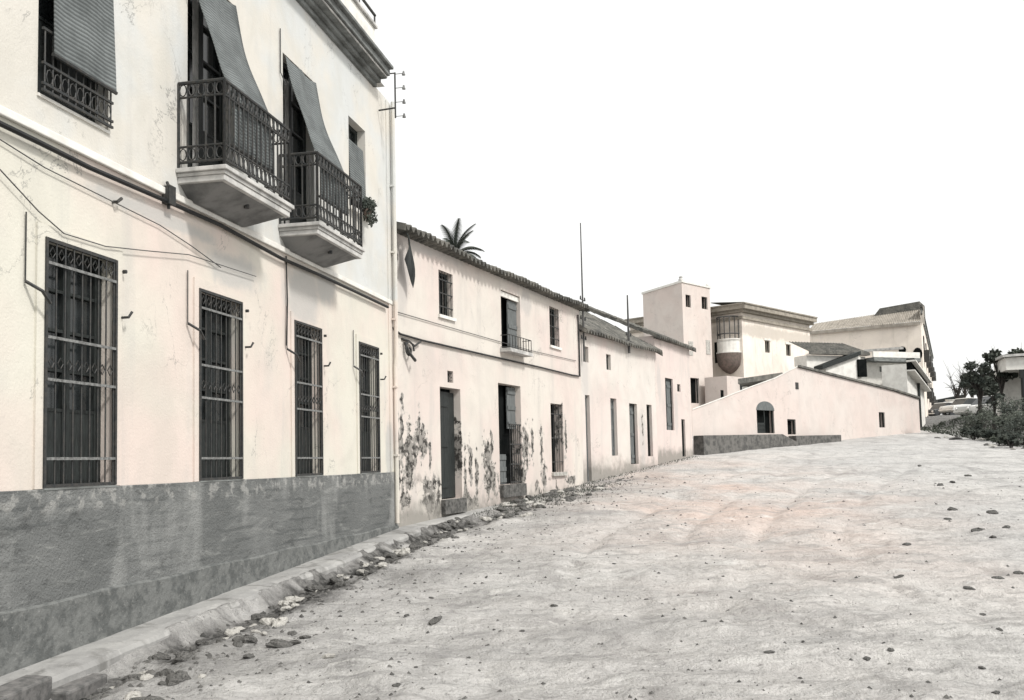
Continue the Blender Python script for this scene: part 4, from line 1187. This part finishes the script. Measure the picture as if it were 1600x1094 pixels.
# right-hand park edge: trees, porch, bank
def gp(x, y): return float(ground_h(x, y, False))
def on_ground(px, Y):
    d = ray(px, 700); x = d.x/d.y*Y; return Vector((x, Y, gp(x, Y)))
b0 = on_ground(1536, 52)
leafmesh_tree('street_tree', 'dark sparse tree with a thin trunk left of the open porch', b0, at(1540,560,52).z-b0.z, .80, 18, .12, 'leafdark', .15, 70, seed=3)
b1 = on_ground(1556, 50)
leafmesh_tree('street_tree', 'smaller leaning tree between the sparse tree and the porch', b1, 2.5, .55, 7, .12, 'leafdark', .10, 45, seed=8, lean=-.12)
for i, (px, Y, hh, cr, lb) in enumerate(((1574,58,4.4,.9,'dark ragged tree rising behind the globe lamp, left of the porch post'),(1596,60,4.9,1.0,'dark ragged tree at the right frame edge behind the porch'),(1562,66,3.6,1.0,'low dense tree behind the leaning tree'),(1545,72,3.2,1.3,'low broad tree behind the trunk of the sparse tree'))):
    b_ = on_ground(px, Y)
    leafmesh_tree('street_tree', lb, b_, hh, cr, 14, .16, 'leafdark' if i % 2 == 0 else 'leafmid', .12, 55, seed=40+i, lean=.05*(-1)**i)
for i, (px, Y, hh) in enumerate(((1500,98,5.2),(1512,104,5.4),(1524,92,4.6))):
    b_ = on_ground(px, Y)
    leafmesh_tree('bare_tree', ['first of three bare trees beyond the parked cars, nearest the hut', 'middle of three bare trees beyond the parked cars', 'third of three bare trees beyond the parked cars, next to the dark tree'][i],
        b_, hh, 1.6, 16, .1, 'leafmid', .14, 0, 'bare trees at the top of the street', True, seed=20+i)
# hut with dark mono-pitch roof
hb = on_ground(1484, 112)
hut = thing('white_hut', 'tiny white hut with a dark slanting roof at the top of the street', 'hut', tuple(hb), R(-12))
hw = 1.0
zt1 = at(1484, 629, 112).z-hb.z
MB().box(-hw-.3, hw+.3, -1, 1.4, -.5, zt1).build('wall', M['white'], hut)
MB().prism([(-hw-.8,-1.3,zt1-.15),(hw+.7,-1.3,zt1+.45),(hw+.7,-1.3,zt1+.85),(-hw-.8,-1.3,zt1+.25)], (0,3,0)).build('roof', M['wood'], hut)
MB().prism([(.0+.32*math.cos(a*math.pi/5), -1.06, zt1-1.0+.38*math.sin(a*math.pi/5)) for a in range(10)], (0,.05,0)).build('window', M['void'], hut)
# white wall beyond
wb = on_ground(1515, 106)
wl = MB(); wl.box(-2.2, 2.2, -.2, .2, -.5, 1.9); wl.box(-2.3, 2.3, -.26, .26, 1.9, 2.0)
o = wl.build('garden_wall', M['white']); o.location = tuple(wb); tag(o, 'short white garden wall behind the parked cars', 'wall')

# cars
def car(px, Y, rz, body, roofm, label):
    b = on_ground(px, Y)
    c = thing('parked_car', label, 'car', tuple(b), rz, 'cars parked at the top of the street')
    Lh, Wh = 2.05, .80
    side = [(-2.05,.35),(-2.0,.82),(-1.15,.90),(1.05,.90),(1.95,.80),(2.05,.62),(2.05,.35),(1.75,.28),(-1.75,.28)]
    MB().prism([(x,-Wh,z) for x, z in side], (0,2*Wh,0)).build('body', M[body], c, bevel=.05)
    cab = [(-1.35,.905),(-.95,1.36),(.35,1.40),(.95,.905)]
    MB().prism([(x,-Wh+.10,z) for x, z in cab], (0,2*Wh-.2,0)).build('windows', M['glass'], c, bevel=.03)
    MB().prism([(-1.0,-Wh+.08,1.365),(.38,-Wh+.08,1.405),(.30,-Wh+.08,1.46),(-.90,-Wh+.08,1.43)], (0,2*Wh-.16,0)).build('roof', M[roofm], c, bevel=.02)
    for x in (-1.3, 1.3):
        for y in (-Wh-.02, Wh-.16):
            wh = MB().tube([(x,y,.30),(x,y+.18,.30)], .30, 16).build('wheel', M['rubber'], c)
            MB().tube([(x,y-.008,.30),(x,y+.188,.30)], .16, 12).build('hubcap', M['chrome'], wh)
    for y in (-.58, .58): MB().tube([(2.03,y,.66),(2.08,y,.66)], .10, 12).build('headlight', M['chrome'], c)
    MB().box(2.05, 2.13, -Wh, Wh, .42, .52).build('bumper', M['chrome'], c, bevel=.02)
    MB().box(-2.13, -2.05, -Wh, Wh, .42, .52).build('bumper', M['chrome'], c, bevel=.02)
    return c
car(1478, 84, R(205), 'cardark', 'carlight', 'dark parked car with a pale roof at the end of the street')
car(1512, 80, R(200), 'carlight', 'carlight', 'pale parked car, right of the dark one at the top of the street')
car(1551, 62, R(190), 'carlight', 'carlight', 'pale car half hidden behind the overgrown bank under the dark tree')

# porch on the far right
pc = on_ground(1578, 56)
po_ = thing('porch', 'open white porch with dark posts and beam at the right edge', 'building', (pc.x, pc.y, 0), R(-16))
zr1 = at(1580, 553, 56).z; zb1_ = at(1580, 588, 56).z; zg = pc.z-.5
MB().prism([(-.2,-.5,zr1-.22),(7.5,-.5,zr1-.05),(7.5,-.5,zr1+.10),(-.2,-.5,zr1-.08)], (0,4,0)).build('roof', M['slab'], po_)
MB().box(.0, 7.2, -.25, 3.2, zb1_+.35, zr1-.24).build('fascia', M['white'], po_)
MB().box(.7, 7.2, -.32, -.1, zb1_-.15, zb1_+.34).build('beam', M['wood'], po_)
for x in (.85, 2.9, 5.1): MB().tube([(x,-.2,zg),(x,-.2,zb1_-.15)], .15, 10, .12).build('post', M['wood'], po_)
MB().box(.05, .6, 2.6, 3.2, zg, zb1_+.35).build('back_wall', M['white'], po_)
MB().box(.6, 7.2, 2.8, 3.2, zg, zb1_+.35).build('back_wall', M['white'], po_)
gb = on_ground(1581, 50)
gl_ = thing('globe_lamp', 'small white globe lamp on a short dark post in front of the porch', 'lamp', tuple(gb))
hz = at(1581, 637, 50).z-gb.z
MB().tube([(0,0,-.2),(0,0,hz-.14)], .04, 8).build('post', M['iron'], gl_)
MB().lathe((0,0,hz), [(.17*math.sin(math.pi*k/10)+.001, -.17*math.cos(math.pi*k/10)) for k in range(11)], 14).build('globe', M['carlight'], gl_, smooth=True)

# shrubs on the bank
shr = [(1508,50,.9),(1522,46,.7),(1535,48,1.1),(1548,45,.8),(1562,46,1.2),(1574,43,.9),(1588,44,1.3),(1598,41,1.0),(1560,41,.55),(1580,39.5,.55),(1530,52,1.0),(1598,48,1.6),(1568,50,1.3),(1625,43,1.4),(1650,40,1.1)]
words = ['low dark shrub at the left tip of the overgrown bank','small dark shrub just right of the bank tip','rounded shrub at the foot of the sparse dark tree','squat shrub right of the dark tree trunk','broad shrub in the middle of the bank','small shrub below the globe lamp','bushy shrub in front of the porch post','shrub at the right frame edge on the bank','tiny shrub low on the bank face','tiny shrub low on the bank face near the frame edge','shrub behind the tip of the bank by the pale car','tall shrub right of the porch post','tall shrub between tree and porch','big shrub past the right frame edge','far right shrub at the bank foot']
for i, (px, Y, hh) in enumerate(shr):
    b_ = on_ground(px, Y); rr = random.Random(100+i); hh *= (.55, 1.0, 1.35, .7, 1.15)[i % 5]
    t = thing('shrub', words[i], 'shrub', tuple(b_), 0, 'shrubs on the overgrown bank')
    st = MB(); lf = MB()
    for k in range(9):
        an = rr.uniform(0,6.28); e = Vector((math.cos(an)*hh*.5, math.sin(an)*hh*.5, hh*rr.uniform(.4,.95)))
        st.tube([(0,0,-.1), tuple(e*.5+Vector((0,0,.1))), tuple(e)], .018, 4, .006)
        leafball(lf, e*.9, hh*.28, 70, .085, .8, rr)
    st.build('stems', M['bark'], t); lf.build('foliage', M['leafdark' if i % 2 else 'leafmid'], t)

# ------------------------------------------------------------------ loose stones, clods, kerb stones, gravel
def rock_mesh(seed, mat):
    rr = random.Random(seed); m = MB(); n, k = 9, 6
    ph = [rr.uniform(0, 6.28) for _ in range(6)]
    rows = []
    for j in range(k+1):
        t = math.pi*j/k; row = []
        for i in range(n+1):
            a = 2*math.pi*(i % n)/n
            r_ = 1+.22*math.sin(2*a+ph[0])*math.sin(t+ph[1])+.14*math.sin(3*a+ph[2]+2*t)+.10*math.sin(5*a+ph[3])
            row.append((r_*math.sin(t)*math.cos(a), r_*math.sin(t)*math.sin(a)*.75, r_*math.cos(t)*.55))
        rows.append(row)
    m.sheet(rows)
    me = bpy.data.meshes.new('stone'); me.from_pydata(m.v, [], m.f); me.update(); me.materials.append(M[mat]); return me
RM = [rock_mesh(s, 'stone') for s in range(4)]; RP = [rock_mesh(10+s, 'palestone') for s in range(3)]
def put_rock(name, x, y, size, pale, label, group, sink=.3, flat=1.0):
    o = bpy.data.objects.new(name, random.choice(RP if pale else RM)); col.objects.link(o)
    o.location = (x, y, float(ground_h(x, y)) + size*.55*flat*(1-2*sink)*.6)
    o.scale = (size*random.uniform(.8,1.3), size*random.uniform(.8,1.2), size*flat*random.uniform(.7,1.1))
    o.rotation_euler = (random.uniform(-.3,.3), random.uniform(-.3,.3), random.uniform(0,6.28))
    tag(o, label, 'stone', group)
big = [(680,976,.10),(674,936,.05),(636,964,.05),(648,916,.04),(866,951,.06),(816,990,.04),(1100,975,.05),(1202,1022,.05),(620,1075,.05),(650,1042,.03),(732,1032,.03),
 (1550,803,.16),(1481,813,.10),(1489,799,.12),(1528,831,.15),(1572,827,.11),(1552,842,.10),(1417,855,.09),(1405,906,.065),(1514,920,.08),(1560,908,.10),(1592,900,.10),
 (1536,962,.05),(1562,989,.05),(1354,1028,.05),(1392,1021,.045),(1534,1047,.045),(1556,1085,.05),(1469,760,.14),(1489,755,.13),(1513,745,.13),(1437,730,.12),
 (1300,930,.03),(1130,905,.03),(960,880,.035),(905,905,.03),(1010,940,.03),(760,905,.04),(720,930,.04),(1250,1060,.03)]
for i, (px, py, s_) in enumerate(big):
    p = ground_pt(px, py)
    lab = 'largest loose dark stone, alone on the dirt below the peeling house' if i == 0 else 'dark loose stone lying by itself on the open dirt street'
    put_rock('stone', p.x, p.y, s_*.82, False, lab, 'loose dark stones on the dirt', .3, .7)
for i in range(40):
    Y = random.uniform(37, 50); x = 17.2+.20*(Y-34)+random.uniform(1.0, 6.5)
    put_rock('clod', x, Y, random.uniform(.10,.28), i % 4 == 0, ('pale' if i % 4 == 0 else 'dark')+' clod lying along the foot of the overgrown bank', ('pale' if i % 4 == 0 else 'dark')+' clods along the bank', .3, .6)
cnt = 0
while cnt < 290:
    s = random.uniform(3.5, S1+2); w_ = .66+abs(random.gauss(0, .30 if s > 9 else .75))
    if w_ < .60 or w_ > 2.6: continue
    x, y = f1.pt(s, w_)
    pale = random.random() < .35
    put_rock('rubble_stone', x, y, random.choice((.035,.05,.06,.08,.11)), pale,
             ('pale' if pale else 'dark')+' bit of rubble in the broken gutter along the sidewalk', ('pale' if pale else 'dark')+' rubble along the sidewalk', .3, .8)
    cnt += 1
cnt = 0
while cnt < 90:
    t = random.uniform(2.6, 9.5); w_ = abs(random.gauss(.2, .75))+.12
    if w_ > 2.4: continue
    x, y = f2.pt(t, w_); pale = random.random() < .4
    put_rock('rubble_stone', x, y, random.choice((.04,.06,.08,.11,.14)), pale,
             ('pale' if pale else 'dark')+' chunk of rubble heaped before the peeling house', ('pale' if pale else 'dark')+' rubble before the peeling house', .25, .8)
    cnt += 1
# kerb blocks at the bottom left
for (px, py, sx_, lab) in ((118,1082,.30,'squared grey kerb block at the lower left, beside the sidewalk'),(20,1090,.34,'squared kerb block cut by the lower left corner')):
    p = ground_pt(px, py); kb = MB().box(-sx_, sx_, -.12, .12, -.14, .06)
    o = kb.build('kerb_block', M['kerb'], None, bevel=.02); o.location = (p.x, p.y, p.z+.03); o.rotation_euler = (R(3), R(-2), f1.rotz+R(4))
    tag(o, lab, 'kerb block')
# gravel: one object
gv = MB()
N_ = 26000
gy = 4.5+26*rng.rand(N_)**1.6; gx = rng.uniform(-.55, .56, N_)*gy*1.02
gd = street_dist(gx, gy)
ok_ = (gd > .58) & (rng.rand(N_) < .045+1.1*np.exp(-(gd-.60)/.9))
gx, gy, gd = gx[ok_], gy[ok_], gd[ok_]; gz_a = ground_h(gx, gy)
for x, y, z, d_ in zip(gx.tolist(), gy.tolist(), gz_a.tolist(), gd.tolist()):
    s_ = random.uniform(.006,.022)*(1+y*.04)*(1.5 if d_ < 1.5 else 1); a = random.uniform(0, 6.28); b = len(gv.v)
    for k in range(5):
        r_ = s_*random.uniform(.7,1.2); gv.v.append((x+r_*math.cos(a+k*1.257), y+r_*math.sin(a+k*1.257), z-.004))
    gv.v.append((x+random.uniform(-.3,.3)*s_, y, z+s_*random.uniform(.35,.8)))
    for k in range(5): gv.f.append((b+k, b+(k+1) % 5, b+5))
o = gv.build('gravel', M['stone']); tag(o, 'fine gravel and crumbs scattered over the dirt street', 'gravel', None, 'stuff')
# dry weeds at the foot of the walls: one object
wd = MB()
WX, WY, WH, WW = [], [], [], []
for _ in range(3000):
    if random.random() < .75: f_, t, w_ = f2, random.uniform(2.5, T2), abs(random.gauss(.1,.7))+.05
    else: f_, t, w_ = f3, random.uniform(0, T3), abs(random.gauss(0,.2))+.04
    x, y = f_.pt(t, w_); WX.append(x); WY.append(y); WH.append(random.uniform(.02,.07)); WW.append(.012)
for _ in range(14000):
    Y = random.uniform(37, 62); x = 17.2+.20*(Y-34)+random.uniform(2.6, 20)
    WX.append(x); WY.append(Y); WH.append(random.uniform(.04,.16)); WW.append(.05)
WZ = ground_h(np.array(WX), np.array(WY)).tolist()
for x, y, z, hh, ww in zip(WX, WY, WZ, WH, WW):
    a = random.uniform(0,6.28); dx, dy = math.cos(a)*ww, math.sin(a)*ww
    wd.poly([(x-dx,y-dy,z-.02),(x+dx,y+dy,z-.02),(x+random.gauss(0,hh*.6),y+random.gauss(0,hh*.6),z+hh)])
o = wd.build('weeds', M['leafmid']); tag(o, 'dry dark weeds along wall feet and over the right bank', 'weeds', None, 'stuff')
